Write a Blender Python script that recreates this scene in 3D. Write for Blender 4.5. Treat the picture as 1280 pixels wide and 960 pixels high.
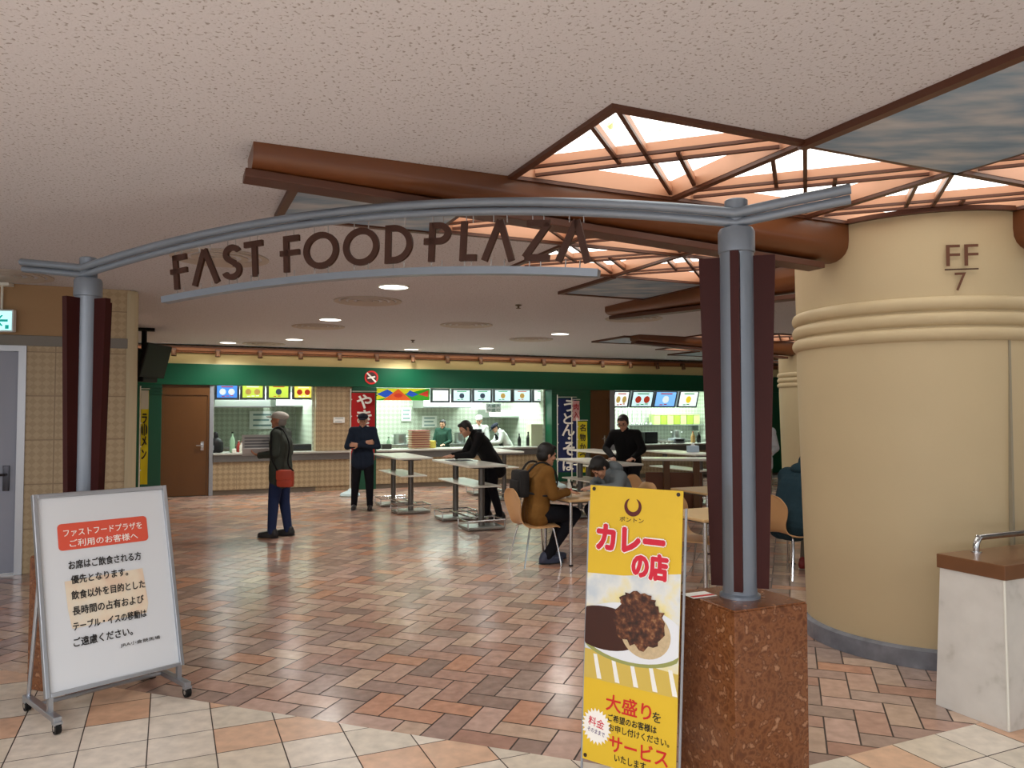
import bpy, bmesh, math, random
from mathutils import Vector, Matrix
random.seed(7)
R = math.radians
for o in list(bpy.data.objects): bpy.data.objects.remove(o)
SC = bpy.context.scene
COL = SC.collection

# ------------------------------------------------------------------ camera
F = 960.0; PITCH = math.atan(34/960.0)
CAM = Vector((0, 0, 1.68))
cd = bpy.data.cameras.new('camera'); cam = bpy.data.objects.new('camera', cd); COL.objects.link(cam)
cd.sensor_width = 36; cd.lens = 36*F/1280; cd.clip_start = .05; cd.clip_end = 200
cam.location = CAM; cam.rotation_euler = (R(90)+PITCH, 0, 0)
SC.camera = cam
# ------------------------------------------------------------------ light and exposure
SC.view_settings.view_transform = 'Standard'; SC.view_settings.look = 'None'
SC.view_settings.gamma = 1; SC.view_settings.use_curve_mapping = False
SC.view_settings.exposure = 0.0
W_ = bpy.data.worlds.new('world'); SC.world = W_; W_.use_nodes = True
W_.node_tree.nodes['Background'].inputs[0].default_value = (.95, .98, 1.0, 1)
W_.node_tree.nodes['Background'].inputs[1].default_value = 1.15
def area(name, loc, sx, sy, power, col=(1, 1, 1), rot=(0, 0, 0), shape='RECTANGLE', spread=180):
    l = bpy.data.lights.new(name, 'AREA'); l.shape = shape; l.size = sx
    if shape == 'RECTANGLE': l.size_y = sy
    l.energy = power; l.color = col; l.spread = R(spread)
    o = bpy.data.objects.new(name, l); o.location = loc; o.rotation_euler = rot; COL.objects.link(o); return o
# ceiling lights of the concourse the photographer stands in
area('concourse_light', (-2.5, -1.6, 2.93), 5, 1.4, 440, (1, .975, .975))
area('concourse_light', (2.6, -1.2, 2.93), 3, 1.2, 80, (1, .98, .98))

# ------------------------------------------------------------------ frames
GA = R(24)
U = Vector((math.cos(GA), math.sin(GA), 0)); V = Vector((math.sin(GA), -math.cos(GA), 0)); Z = Vector((0, 0, 1))
def uv(u, v, z=0): return U*u + V*v + Z*z
def ray(px, py):
    return Vector((0, math.cos(PITCH), math.sin(PITCH))) + Vector((1, 0, 0))*((px-640)/F) - Vector((0, -math.sin(PITCH), math.cos(PITCH)))*((py-480)/F)
def at_z(px, py, z=0.0):
    r = ray(px, py); return CAM + r*((z-CAM.z)/r.z)
def at_Y(px, py, Y):
    r = ray(px, py); return CAM + r*(Y/r.y)
WO = Vector((-5.97, 15.37, 0)); N = -V          # back wall origin and the direction into it
def s_of(px, d=0):
    r = ray(px, 514); k = r.x/r.y; o = WO + N*d
    return (k*o.y - o.x)/(U.x - k*U.y)
def wp(s, d, z): return WO + U*s + N*d + Z*z

# ------------------------------------------------------------------ materials
def lin(c):
    f = lambda x: x/12.92 if x <= .04045 else ((x+.055)/1.055)**2.4
    return tuple(f(x/255.0) for x in c) + (1,)
M = {}
def mat(name, rgb, rough=.5, metal=0, emit=0, bump=0, bscale=60, var=0, vscale=8, coat=0, spec=.5):
    if name in M: return M[name]
    m = bpy.data.materials.new(name); m.use_nodes = True; nt = m.node_tree; b = nt.nodes['Principled BSDF']
    b.inputs['Base Color'].default_value = lin(rgb); b.inputs['Roughness'].default_value = rough
    b.inputs['Metallic'].default_value = metal; b.inputs['Specular IOR Level'].default_value = spec
    b.inputs['Coat Weight'].default_value = coat
    if emit:
        b.inputs['Emission Color'].default_value = lin(rgb); b.inputs['Emission Strength'].default_value = emit
    if bump or var:
        tc = nt.nodes.new('ShaderNodeTexCoord')
    if bump:
        n = nt.nodes.new('ShaderNodeTexNoise'); n.inputs['Scale'].default_value = bscale; n.inputs['Detail'].default_value = 4
        bp = nt.nodes.new('ShaderNodeBump'); bp.inputs['Strength'].default_value = bump; bp.inputs['Distance'].default_value = .01
        nt.links.new(tc.outputs['Object'], n.inputs['Vector']); nt.links.new(n.outputs[0], bp.inputs['Height']); nt.links.new(bp.outputs[0], b.inputs['Normal'])
    if var:
        n2 = nt.nodes.new('ShaderNodeTexNoise'); n2.inputs['Scale'].default_value = vscale; n2.inputs['Detail'].default_value = 5
        mx = nt.nodes.new('ShaderNodeMix'); mx.data_type = 'RGBA'
        c = lin(rgb); mx.inputs[6].default_value = tuple(x*(1-var) for x in c[:3])+(1,); mx.inputs[7].default_value = tuple(min(1, x*(1+var)) for x in c[:3])+(1,)
        nt.links.new(tc.outputs['Object'], n2.inputs['Vector']); nt.links.new(n2.outputs[0], mx.inputs[0]); nt.links.new(mx.outputs[2], b.inputs['Base Color'])
    M[name] = m; return m
def ramp_mat(name, stops, kind='noise', scale=5, rough=.4, stretch=(1, 1, 1), bump=0, detail=6, rotz=0):
    m = bpy.data.materials.new(name); m.use_nodes = True; nt = m.node_tree; b = nt.nodes['Principled BSDF']
    b.inputs['Roughness'].default_value = rough
    tc = nt.nodes.new('ShaderNodeTexCoord'); mp = nt.nodes.new('ShaderNodeMapping'); mp.inputs['Scale'].default_value = stretch; mp.inputs['Rotation'].default_value = (0, 0, rotz)
    nt.links.new(tc.outputs['Object'], mp.inputs['Vector'])
    if kind == 'noise':
        t = nt.nodes.new('ShaderNodeTexNoise'); t.inputs['Detail'].default_value = detail; out = t.outputs[0]
    else:
        t = nt.nodes.new('ShaderNodeTexVoronoi'); out = t.outputs['Color']
        sp = nt.nodes.new('ShaderNodeSeparateColor'); nt.links.new(out, sp.inputs[0]); out = sp.outputs[0]
    t.inputs['Scale'].default_value = scale; nt.links.new(mp.outputs[0], t.inputs['Vector'])
    r = nt.nodes.new('ShaderNodeValToRGB'); cr = r.color_ramp
    while len(cr.elements) < len(stops): cr.elements.new(.5)
    for e, (p, c) in zip(cr.elements, stops): e.position = p; e.color = lin(c)
    nt.links.new(out, r.inputs[0]); nt.links.new(r.outputs[0], b.inputs['Base Color'])
    if bump:
        bp = nt.nodes.new('ShaderNodeBump'); bp.inputs['Strength'].default_value = bump; bp.inputs['Distance'].default_value = .01
        nt.links.new(out, bp.inputs['Height']); nt.links.new(bp.outputs[0], b.inputs['Normal'])
    M[name] = m; return m
def quilt_mat(name, c1, c2, cell, joint, panel=(.9, .55), rough=.35):
    """quilted tile: diamonds of two close tones inside larger panels; runs along the wall's own u / z axes"""
    m = bpy.data.materials.new(name); m.use_nodes = True; nt = m.node_tree; b = nt.nodes['Principled BSDF']; b.inputs['Roughness'].default_value = rough
    g = nt.nodes.new('ShaderNodeNewGeometry')
    def dot(vec):
        n = nt.nodes.new('ShaderNodeVectorMath'); n.operation = 'DOT_PRODUCT'; n.inputs[1].default_value = vec
        nt.links.new(g.outputs['Position'], n.inputs[0]); return n.outputs['Value']
    h = dot((U.x+V.x, U.y+V.y, 0))
    z = dot((0, 0, 1))
    c = nt.nodes.new('ShaderNodeCombineXYZ'); nt.links.new(h, c.inputs[0]); nt.links.new(z, c.inputs[1])
    mp = nt.nodes.new('ShaderNodeMapping'); mp.inputs['Rotation'].default_value = (0, 0, R(45)); mp.inputs['Location'].default_value = (.013, .027, .35)
    nt.links.new(c.outputs[0], mp.inputs[0])
    ck = nt.nodes.new('ShaderNodeTexChecker'); ck.inputs['Scale'].default_value = 1/cell
    ck.inputs['Color1'].default_value = lin(c1); ck.inputs['Color2'].default_value = lin(c2); nt.links.new(mp.outputs[0], ck.inputs[0])
    br = nt.nodes.new('ShaderNodeTexBrick'); br.offset = 0; br.inputs['Scale'].default_value = 1; br.inputs['Brick Width'].default_value = panel[0]
    br.inputs['Row Height'].default_value = panel[1]; br.inputs['Mortar Size'].default_value = .006; br.inputs['Mortar Smooth'].default_value = 0
    br.inputs['Mortar'].default_value = lin(joint); nt.links.new(c.outputs[0], br.inputs[0]); nt.links.new(ck.outputs[0], br.inputs['Color1']); nt.links.new(ck.outputs[0], br.inputs['Color2'])
    nt.links.new(br.outputs[0], b.inputs['Base Color'])
    M[name] = m; return m
def tile_mat(name, rough, bump=.15, coat=0):
    m = bpy.data.materials.new(name); m.use_nodes = True; nt = m.node_tree; b = nt.nodes['Principled BSDF']; b.inputs['Roughness'].default_value = rough
    a = nt.nodes.new('ShaderNodeVertexColor'); a.layer_name = 'tile'
    tc = nt.nodes.new('ShaderNodeTexCoord'); n = nt.nodes.new('ShaderNodeTexNoise'); n.inputs['Scale'].default_value = 14; n.inputs['Detail'].default_value = 6
    nt.links.new(tc.outputs['Object'], n.inputs['Vector'])
    mr = nt.nodes.new('ShaderNodeMapRange'); mr.inputs[1].default_value = .3; mr.inputs[2].default_value = .7; mr.inputs[3].default_value = .86; mr.inputs[4].default_value = 1.12
    nt.links.new(n.outputs[0], mr.inputs[0])
    vm = nt.nodes.new('ShaderNodeVectorMath'); vm.operation = 'SCALE'; nt.links.new(a.outputs[0], vm.inputs[0]); nt.links.new(mr.outputs[0], vm.inputs['Scale'])
    nt.links.new(vm.outputs[0], b.inputs['Base Color'])
    bp = nt.nodes.new('ShaderNodeBump'); bp.inputs['Strength'].default_value = bump; bp.inputs['Distance'].default_value = .004
    n3 = nt.nodes.new('ShaderNodeTexNoise'); n3.inputs['Scale'].default_value = 5; nt.links.new(tc.outputs['Object'], n3.inputs['Vector'])
    nt.links.new(n3.outputs[0], bp.inputs['Height']); nt.links.new(bp.outputs[0], b.inputs['Normal'])
    M[name] = m; return m

# ------------------------------------------------------------------ mesh helpers
class MB:
    def __init__(self): self.v = []; self.f = []
    def add(self, vs, fs):
        k = len(self.v); self.v += [Vector(x) for x in vs]; self.f += [tuple(i+k for i in f) for f in fs]; return self
    def obox(self, c, ex, ey, ez, hx, hy, hz, bev=0):
        """box with centre, unit axes and half sizes"""
        c = Vector(c); ex = Vector(ex); ey = Vector(ey); ez = Vector(ez)
        if bev <= 0:
            vs = [c+ex*hx*a+ey*hy*b+ez*hz*d for a in (-1, 1) for b in (-1, 1) for d in (-1, 1)]
            return self.add(vs, [(0, 1, 3, 2), (4, 6, 7, 5), (0, 4, 5, 1), (2, 3, 7, 6), (0, 2, 6, 4), (1, 5, 7, 3)])
        bm = bmesh.new(); bmesh.ops.create_cube(bm, size=2)
        for v in bm.verts: v.co = Vector((v.co.x*hx, v.co.y*hy, v.co.z*hz))
        bmesh.ops.bevel(bm, geom=list(bm.edges), offset=min(bev, hx*.95, hy*.95, hz*.95), segments=2, affect='EDGES', profile=.6)
        bm.verts.index_update()
        vs = [c+ex*v.co.x+ey*v.co.y+ez*v.co.z for v in bm.verts]; fs = [tuple(v.index for v in f.verts) for f in bm.faces]; bm.free()
        return self.add(vs, fs)
    def box(self, c, size, rz=0, bev=0):
        ex = Vector((math.cos(rz), math.sin(rz), 0)); ey = Vector((-math.sin(rz), math.cos(rz), 0))
        return self.obox(c, ex, ey, Z, size[0]/2, size[1]/2, size[2]/2, bev)
    def wbox(self, s0, s1, d0, d1, z0, z1, bev=0):
        return self.obox(wp((s0+s1)/2, (d0+d1)/2, (z0+z1)/2), U, N, Z, (s1-s0)/2, (d1-d0)/2, (z1-z0)/2, bev)
    def tube(self, pts, r, n=12, caps=True):
        pts = [Vector(p) for p in pts]; rs = r if isinstance(r, (list, tuple)) else [r]*len(pts)
        rings = []; prev = None
        for i, p in enumerate(pts):
            t = (pts[min(i+1, len(pts)-1)]-pts[max(i-1, 0)]).normalized()
            if prev is None:
                a = Vector((0, 0, 1)) if abs(t.z) < .9 else Vector((1, 0, 0)); x = t.cross(a).normalized()
            else: x = (prev - t*prev.dot(t)).normalized()
            prev = x; y = t.cross(x)
            rings.append([p+(x*math.cos(2*math.pi*j/n)+y*math.sin(2*math.pi*j/n))*rs[i] for j in range(n)])
        vs = [v for rg in rings for v in rg]; fs = []
        for i in range(len(pts)-1):
            for j in range(n): fs.append((i*n+j, i*n+(j+1) % n, (i+1)*n+(j+1) % n, (i+1)*n+j))
        if caps: fs += [tuple(range(n))[::-1], tuple(range((len(pts)-1)*n, len(pts)*n))]
        return self.add(vs, fs)
    def lathe(self, c, prof, n=24, caps=True):
        c = Vector(c); vs = []; fs = []
        for r, z in prof:
            for j in range(n):
                a = 2*math.pi*j/n; vs.append(c+Vector((r*math.cos(a), r*math.sin(a), z)))
        k = len(prof)
        for i in range(k-1):
            for j in range(n): fs.append((i*n+j, i*n+(j+1) % n, (i+1)*n+(j+1) % n, (i+1)*n+j))
        if caps and prof[0][0] > 1e-6: fs.append(tuple(range(n))[::-1])
        if caps and prof[-1][0] > 1e-6: fs.append(tuple(range((k-1)*n, k*n)))
        return self.add(vs, fs)
    def ell(self, c, ax, n=14, m=10):
        """ellipsoid; ax = three axis vectors with length"""
        c = Vector(c); a, b, d = [Vector(x) for x in ax]; vs = [c+d]; fs = []
        for i in range(1, m):
            th = math.pi*i/m
            for j in range(n):
                ph = 2*math.pi*j/n; vs.append(c + a*math.sin(th)*math.cos(ph)+b*math.sin(th)*math.sin(ph)+d*math.cos(th))
        vs.append(c-d); L = len(vs)-1
        for j in range(n): fs.append((0, 1+j, 1+(j+1) % n)); fs.append((L, L-n+(j+1) % n, L-n+j))
        for i in range(m-2):
            for j in range(n): fs.append((1+i*n+j, 1+(i+1)*n+j, 1+(i+1)*n+(j+1) % n, 1+i*n+(j+1) % n))
        return self.add(vs, fs)
    def sph(self, c, r, n=12, m=8): return self.ell(c, ((r, 0, 0), (0, r, 0), (0, 0, r)), n, m)
    def cone(self, a, b, ra, rb, n=12):
        """round cone: two spheres and the frustum between them"""
        self.sph(a, ra, n); self.sph(b, rb, n)
        if (Vector(b)-Vector(a)).length > 1e-4: self.tube([a, b], [ra, rb], n)
        return self
    def poly(self, pts, nrm, t):
        """flat polygon (list of 3D points) given thickness t along -nrm"""
        n = len(pts); nrm = Vector(nrm)
        vs = [Vector(p) for p in pts] + [Vector(p)-nrm*t for p in pts]
        return self.add(vs, [tuple(range(n)), tuple(range(n, 2*n))[::-1]] + [(i, i+n, (i+1) % n+n, (i+1) % n) for i in range(n)])
    def build(self, name, m, parent=None, smooth=False, local=False):
        me = bpy.data.meshes.new(name)
        vs = self.v
        if parent is not None and not local:
            inv = world_of(parent).inverted(); vs = [inv @ v for v in vs]
        me.from_pydata([tuple(v) for v in vs], [], self.f)
        bm = bmesh.new(); bm.from_mesh(me); bmesh.ops.recalc_face_normals(bm, faces=bm.faces); bm.to_mesh(me); bm.free()
        return link(name, me, m, parent, smooth)
def smooth_angle(me, ang=R(38)):
    bm = bmesh.new(); bm.from_mesh(me)
    for f in bm.faces: f.smooth = True
    for e in bm.edges: e.smooth = not (len(e.link_faces) == 2 and e.calc_face_angle(0) > ang)
    bm.to_mesh(me); bm.free()
def link(name, me, m, parent=None, smooth=False):
    o = bpy.data.objects.new(name, me)
    if m is not None: me.materials.append(m)
    if smooth: smooth_angle(me)
    COL.objects.link(o)
    if parent is not None: o.parent = parent
    return o
def world_of(o):
    m = Matrix.LocRotScale(o.location, o.rotation_euler, o.scale)
    return world_of(o.parent) @ m if o.parent else m
def thing(name, label, cat, loc=(0, 0, 0), rz=0, group=None):
    o = bpy.data.objects.new(name, None); o.empty_display_size = .1; COL.objects.link(o); o.location = loc; o.rotation_euler = (0, 0, rz)
    tag(o, label, cat, group); return o
def tag(o, label, cat, group=None):
    o['label'] = label; o['category'] = cat
    if group: o['group'] = group
    return o
def struct(o): o['kind'] = 'structure'; return o
def dup(root, loc, rz, label, group=None):
    r = root.copy(); COL.objects.link(r); r.location = loc; r.rotation_euler = (0, 0, rz); r['label'] = label
    if group: r['group'] = group
    for ch in list(root.children):
        c = ch.copy(); COL.objects.link(c); c.parent = r
        for g in ch.children:
            d = g.copy(); COL.objects.link(d); d.parent = c
    return r
def remesh(mb, vox, it=4, fac=.5):
    me = bpy.data.meshes.new('tmp'); me.from_pydata([tuple(v) for v in mb.v], [], mb.f)
    bm = bmesh.new(); bm.from_mesh(me); bmesh.ops.recalc_face_normals(bm, faces=bm.faces); bm.to_mesh(me); bm.free()
    o = bpy.data.objects.new('tmp', me); COL.objects.link(o)
    a = o.modifiers.new('r', 'REMESH'); a.mode = 'VOXEL'; a.voxel_size = vox; a.use_smooth_shade = True
    s = o.modifiers.new('s', 'SMOOTH'); s.iterations = it; s.factor = fac
    out = bpy.data.meshes.new_from_object(o.evaluated_get(bpy.context.evaluated_depsgraph_get()))
    bpy.data.objects.remove(o); bpy.data.meshes.remove(me); return out
TXT = {}
def text(body, m, parent, org, ex, ey, w, h, off=0, lift=.002, name='lettering', t=.0012, rot=0, keep=False):
    """lettering fitted to a w x h box whose centre is org on the plane (ex, ey); off thickens the strokes"""
    c = bpy.data.curves.new('t', 'FONT'); c.body = body; c.size = 1; c.resolution_u = 3; c.align_x = 'CENTER'
    o = bpy.data.objects.new('t', c); COL.objects.link(o)
    me = bpy.data.meshes.new_from_object(o.evaluated_get(bpy.context.evaluated_depsgraph_get()))
    bpy.data.objects.remove(o); bpy.data.curves.remove(c)
    vs = [v.co.copy() for v in me.vertices]; fs = [tuple(f.vertices) for f in me.polygons]; bpy.data.meshes.remove(me)
    xs = [v.x for v in vs]; ys = [v.y for v in vs]
    cx = (min(xs)+max(xs))/2; cy = (min(ys)+max(ys))/2; sx = w/(max(xs)-min(xs)); sy = h/(max(ys)-min(ys))
    ex = Vector(ex); ey = Vector(ey); n = ex.cross(ey); cr, sr = math.cos(rot), math.sin(rot)
    mb = MB(); q = off*sy*.9
    sh = [(0, 0)] if off <= 0 else [(q*math.cos(k*math.pi/4), q*math.sin(k*math.pi/4)) for k in range(8)]
    for i, (dx, dy) in enumerate(sh):
        P = []
        for v in vs:
            x = (v.x-cx)*sx+dx; y = (v.y-cy)*sy+dy
            P.append(Vector(org) + ex*(x*cr-y*sr) + ey*(x*sr+y*cr) + n*(lift+i*.00004))
        mb.add(P, fs)
    return mb.build(name, m, parent)
def catmull(pts, k=6):
    out = []
    for i in range(len(pts)-1):
        p0 = Vector(pts[max(i-1, 0)]); p1 = Vector(pts[i]); p2 = Vector(pts[i+1]); p3 = Vector(pts[min(i+2, len(pts)-1)])
        for j in range(k):
            t = j/k; out.append(.5*((2*p1)+(p2-p0)*t+(2*p0-5*p1+4*p2-p3)*t*t+(3*p1-p0-3*p2+p3)*t**3))
    out.append(Vector(pts[-1])); return out

# ------------------------------------------------------------------ palette
steel_blue = mat('grey_painted_steel', (128, 138, 150), .38, .35, var=.06)
maroon = mat('maroon_board', (56, 19, 17), .55, var=.1, spec=.2)
letter_m = mat('dark_brown_letter', (64, 36, 24), .5, spec=.3)
granite = ramp_mat('red_granite', [(0, (62, 34, 18)), (.38, (102, 60, 34)), (.50, (130, 82, 50)), (.58, (96, 56, 32)), (.66, (158, 114, 82)), (1, (196, 158, 126))], 'noise', 26, .22, detail=9)
chrome = mat('chrome', (205, 208, 210), .18, 1)
white_top = mat('white_laminate', (226, 226, 216), .3, coat=.2)
grey_leg = mat('grey_steel_leg', (104, 102, 98), .35, .6)
ply = mat('plywood', (205, 160, 112), .38, var=.1, vscale=5)
tabwood = mat('pale_table_wood', (206, 172, 124), .35, var=.08, vscale=6)
black = mat('black_plastic', (12, 12, 13), .6, spec=.25)
red_beam = mat('red_brown_wood', (106, 60, 29), .35, var=.14, vscale=3, coat=.15)
dark_trim = mat('dark_brown_trim', (84, 46, 28), .45)
salmon = mat('salmon_wood', (186, 136, 106), .5, var=.06)
col_m = mat('cream_plaster', (196, 178, 142), .55, var=.05, vscale=2.5, bump=.05, bscale=90)
green = mat('green_fascia', (0, 84, 56), .35)
dgreen = mat('dark_green_pilaster', (6, 72, 50), .4)
cream = mat('cream_strip', (226, 208, 150), .6)
orange_rail = mat('orange_wood_rail', (150, 92, 52), .45)
brown_door = mat('brown_door_wood', (98, 62, 24), .4, var=.1, vscale=4)
steel = mat('stainless_steel', (168, 172, 170), .28, .9)
kitchen_w = mat('kitchen_wall_white', (206, 220, 206), .4)
grey_fr = mat('pale_grey_frame', (150, 156, 164), .4, .2)
paper = mat('white_paper', (236, 238, 234), .7)
ink = mat('black_ink', (18, 16, 18), .6)
red_ink = mat('red_ink', (204, 34, 30), .6)
white_ink = mat('white_ink', (246, 244, 238), .6)
skin = mat('skin', (196, 148, 120), .5, var=.06, vscale=30)
hair_m = mat('black_hair', (16, 14, 14), .5, bump=.4, bscale=160)
def cloth(name, rgb): return mat(name, rgb, .85, bump=.5, bscale=26, var=.15, vscale=14, spec=.2)

# ------------------------------------------------------------------ floor
BL0 = Vector((-1.84, 4.53, 0)); AD = Vector((3.71, -1.33, 0)).normalized()       # arch line direction, left to right
POST_R = Vector((1.03, 3.49, 0)); POST_L = Vector((-2.68, 4.82, 0))
AN = Vector((AD.y, -AD.x, 0))                                                      # towards the camera
if AN.y > 0: AN = -AN
c_right = Vector((1.48, 3.74, 0))
RN = V                                                                             # the right border runs along u
def clip(poly, p, n, keep_neg):
    out = []; s = -1 if keep_neg else 1
    for i in range(len(poly)):
        a = poly[i]; b = poly[(i+1) % len(poly)]; da = s*(a-p).dot(n); db = s*(b-p).dot(n)
        if da >= 0: out.append(a)
        if (da >= 0) != (db >= 0): out.append(a+(b-a)*(da/(da-db)))
    return out
def tile_mesh(name, polys, m, h):
    me = bpy.data.meshes.new(name); vs = []; fs = []; cs = []
    for poly, col in polys:
        if len(poly) < 3: continue
        ar = sum((poly[i]-poly[0]).cross(poly[(i+1) % len(poly)]-poly[0]).z for i in range(len(poly)))/2
        if abs(ar) < 1e-4: continue
        k = len(vs); vs += [(p.x, p.y, h) for p in poly]; fs.append(tuple(range(k, k+len(poly))) if ar > 0 else tuple(range(k+len(poly)-1, k-1, -1))); cs.append(col)
    me.from_pydata(vs, [], fs); ca = me.color_attributes.new('tile', 'FLOAT_COLOR', 'CORNER'); i = 0
    for f, c in zip(me.polygons, cs):
        for j in range(f.loop_total): ca.data[i].color = c; i += 1
    return struct(link(name, me, m))
grout = mat('brown_grout', (70, 58, 52), .7)
struct(MB().box((1, 9, -.054), (34, 36, .1)).build('floor', grout))
th = math.atan2(AD.y, AD.x); ha = Vector((math.cos(th), math.sin(th), 0)); hb = Vector((-math.sin(th), math.cos(th), 0))
TW = .165; g = .009; polys = []
pal = [(182, 147, 131), (192, 160, 143), (168, 142, 131), (199, 172, 151), (178, 155, 143), (156, 133, 122), (195, 148, 122), (187, 162, 144), (172, 135, 119), (195, 165, 151), (165, 143, 131)]
def hb_rect(x0, y0, x1, y1): return [ha*x0+hb*y0, ha*x1+hb*y0, ha*x1+hb*y1, ha*x0+hb*y1]
for i in range(-90, 130):
    for j in range(-40, 150):
        q = (i-j) % 4
        if q == 0: r = (i*TW, j*TW, (i+2)*TW, (j+1)*TW)
        elif q == 3: r = (i*TW, j*TW, (i+1)*TW, (j+2)*TW)
        else: continue
        p = hb_rect(r[0]+g/2, r[1]+g/2, r[2]-g/2, r[3]-g/2); c = (p[0]+p[2])/2
        if not (-9 < c.x < 10 and 3 < c.y < 19.5): continue
        if c.x < -2 and (c-uv(0, 0)).dot(U) < -2.0 and c.y < 8: pass
        p = clip(p, BL0, AN, True)
        if p: p = clip(p, c_right, RN, True)
        if p: polys.append((p, lin(random.choice(pal))))
tile_mesh('floor_herringbone', polys, tile_mat('terracotta_tile', .2, .07), -.001)
polys = []; TS = .312
cpal = [(222, 212, 198)]*3 + [(228, 218, 204), (214, 204, 188), (218, 206, 188), (212, 172, 142), (216, 180, 152)]
for i in range(-45, 45):
    for j in range(-45, 30):
        u0 = .545+i*TS; v0 = -4.095+j*TS
        c = uv(u0+TS/2, v0+TS/2)
        if not (-9 < c.x < 9 and -3 < c.y < 9.2): continue
        p = [uv(u0+.003, v0+.003), uv(u0+TS-.003, v0+.003), uv(u0+TS-.003, v0+TS-.003), uv(u0+.003, v0+TS-.003)]
        col = lin(random.choice(cpal))
        a = clip(p, BL0, AN, False)
        if a: polys.append((a, col))
        b = clip(p, BL0, AN, True)
        if b:
            b = clip(b, c_right, RN, False)
            if b: polys.append((b, col))
tile_mesh('floor_border', polys, tile_mat('cream_tile', .30, .12), -.001)

# ------------------------------------------------------------------ ceiling with its light coffers
H = 3.0
C1 = Vector((3.06, 5.80, 0)); C2 = Vector((6.15, 15.1, 0)); CR = .85
S = 1.09; BW = .15
def span(k):       # grid interval k (0 next to the beam) on the negative and positive side
    return BW+k*S, BW+(k+1)*S
lit = [(-1, 1, 0, 0), (-1, 1, 1, 0), (-1, 1, 2, 0), (-1, 1, 0, 1), (-1, -1, 0, 0), (-1, -1, 1, 0), (-1, -1, 2, 0), (-1, -1, 0, 1), (-1, -1, 1, 1),
       (1, 1, 0, 0), (1, 1, 1, 0), (1, 1, 0, 1), (1, -1, 0, 0), (1, -1, 1, 0), (1, -1, 0, 1)]
sky = [(-1, 1, 1, 1), (-1, -1, 3, 0), (-1, -1, 0, 2), (1, 1, 1, 1)]
def cell_uv(C, cell):
    su, sv, a, b = cell; cu = C.dot(U); cv = C.dot(V)
    x = sorted([cu+su*q for q in span(a)]); y = sorted([cv+sv*q for q in span(b)])
    return x[0], x[1], y[0], y[1]
holes = [cell_uv(C1, c) for c in lit] + [cell_uv(C2, c) for c in lit]
us = sorted(set([-16, 20] + [x for h in holes for x in h[:2]])); vs_ = sorted(set([-26, 9] + [x for h in holes for x in h[2:]]))
mb = MB()
for i in range(len(us)-1):
    for j in range(len(vs_)-1):
        cu = (us[i]+us[i+1])/2; cv = (vs_[j]+vs_[j+1])/2
        if us[i+1]-us[i] < 1e-4 or vs_[j+1]-vs_[j] < 1e-4 or any(h[0] < cu < h[1] and h[2] < cv < h[3] for h in holes): continue
        mb.add([uv(us[i], vs_[j], H), uv(us[i+1], vs_[j], H), uv(us[i+1], vs_[j+1], H), uv(us[i], vs_[j+1], H)], [(0, 1, 2, 3)])
cm = bpy.data.materials.new('acoustic_ceiling'); cm.use_nodes = True; nt = cm.node_tree; b = nt.nodes['Principled BSDF']; b.inputs['Roughness'].default_value = .9
gp = nt.nodes.new('ShaderNodeTexCoord'); vo = nt.nodes.new('ShaderNodeTexNoise'); vo.inputs['Scale'].default_value = 64; vo.inputs['Detail'].default_value = 1.5; vo.inputs['Distortion'].default_value = .3
nt.links.new(gp.outputs['Object'], vo.inputs['Vector'])
rp = nt.nodes.new('ShaderNodeValToRGB'); rp.color_ramp.elements[0].position = .31; rp.color_ramp.elements[0].color = lin((158, 153, 153)); rp.color_ramp.elements[1].position = .41; rp.color_ramp.elements[1].color = lin((211, 211, 217))
nt.links.new(vo.outputs[0], rp.inputs[0]); nt.links.new(rp.outputs[0], b.inputs['Base Color'])
bp = nt.nodes.new('ShaderNodeBump'); bp.inputs['Strength'].default_value = .35; bp.inputs['Distance'].default_value = .006; nt.links.new(vo.outputs[0], bp.inputs['Height']); nt.links.new(bp.outputs[0], b.inputs['Normal'])
ceil = struct(mb.build('ceiling', cm))
struct(MB().obox(uv(2, -8.5, H+.42), U, V, Z, 18, 17.5, .05).build('ceiling_slab', mat('slab', (120, 110, 100), .9)))
# light panel: white diffuser printed with pale foliage
lm = bpy.data.materials.new('lit_diffuser'); lm.use_nodes = True; nt = lm.node_tree; nt.nodes.clear()
ou = nt.nodes.new('ShaderNodeOutputMaterial'); em = nt.nodes.new('ShaderNodeEmission'); em.inputs[1].default_value = 3.0
tc = nt.nodes.new('ShaderNodeTexCoord'); no = nt.nodes.new('ShaderNodeTexNoise'); no.inputs['Scale'].default_value = 7; no.inputs['Detail'].default_value = 6; no.inputs['Distortion'].default_value = .8
r2 = nt.nodes.new('ShaderNodeValToRGB'); r2.color_ramp.elements[0].position = .60; r2.color_ramp.elements[0].color = (1, .97, .9, 1); r2.color_ramp.elements[1].position = .70; r2.color_ramp.elements[1].color = (.3, .3, .12, 1)
nt.links.new(tc.outputs['Object'], no.inputs['Vector']); nt.links.new(no.outputs[0], r2.inputs[0]); nt.links.new(r2.outputs[0], em.inputs[0]); nt.links.new(em.outputs[0], ou.inputs[0])
cloudm = ramp_mat('painted_sky', [(.3, (112, 146, 176)), (.45, (146, 170, 192)), (.58, (182, 192, 202)), (.75, (214, 216, 220))], 'noise', 2.2, .6, (1, 3, 1), rotz=-GA)
EDGES = set()
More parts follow.
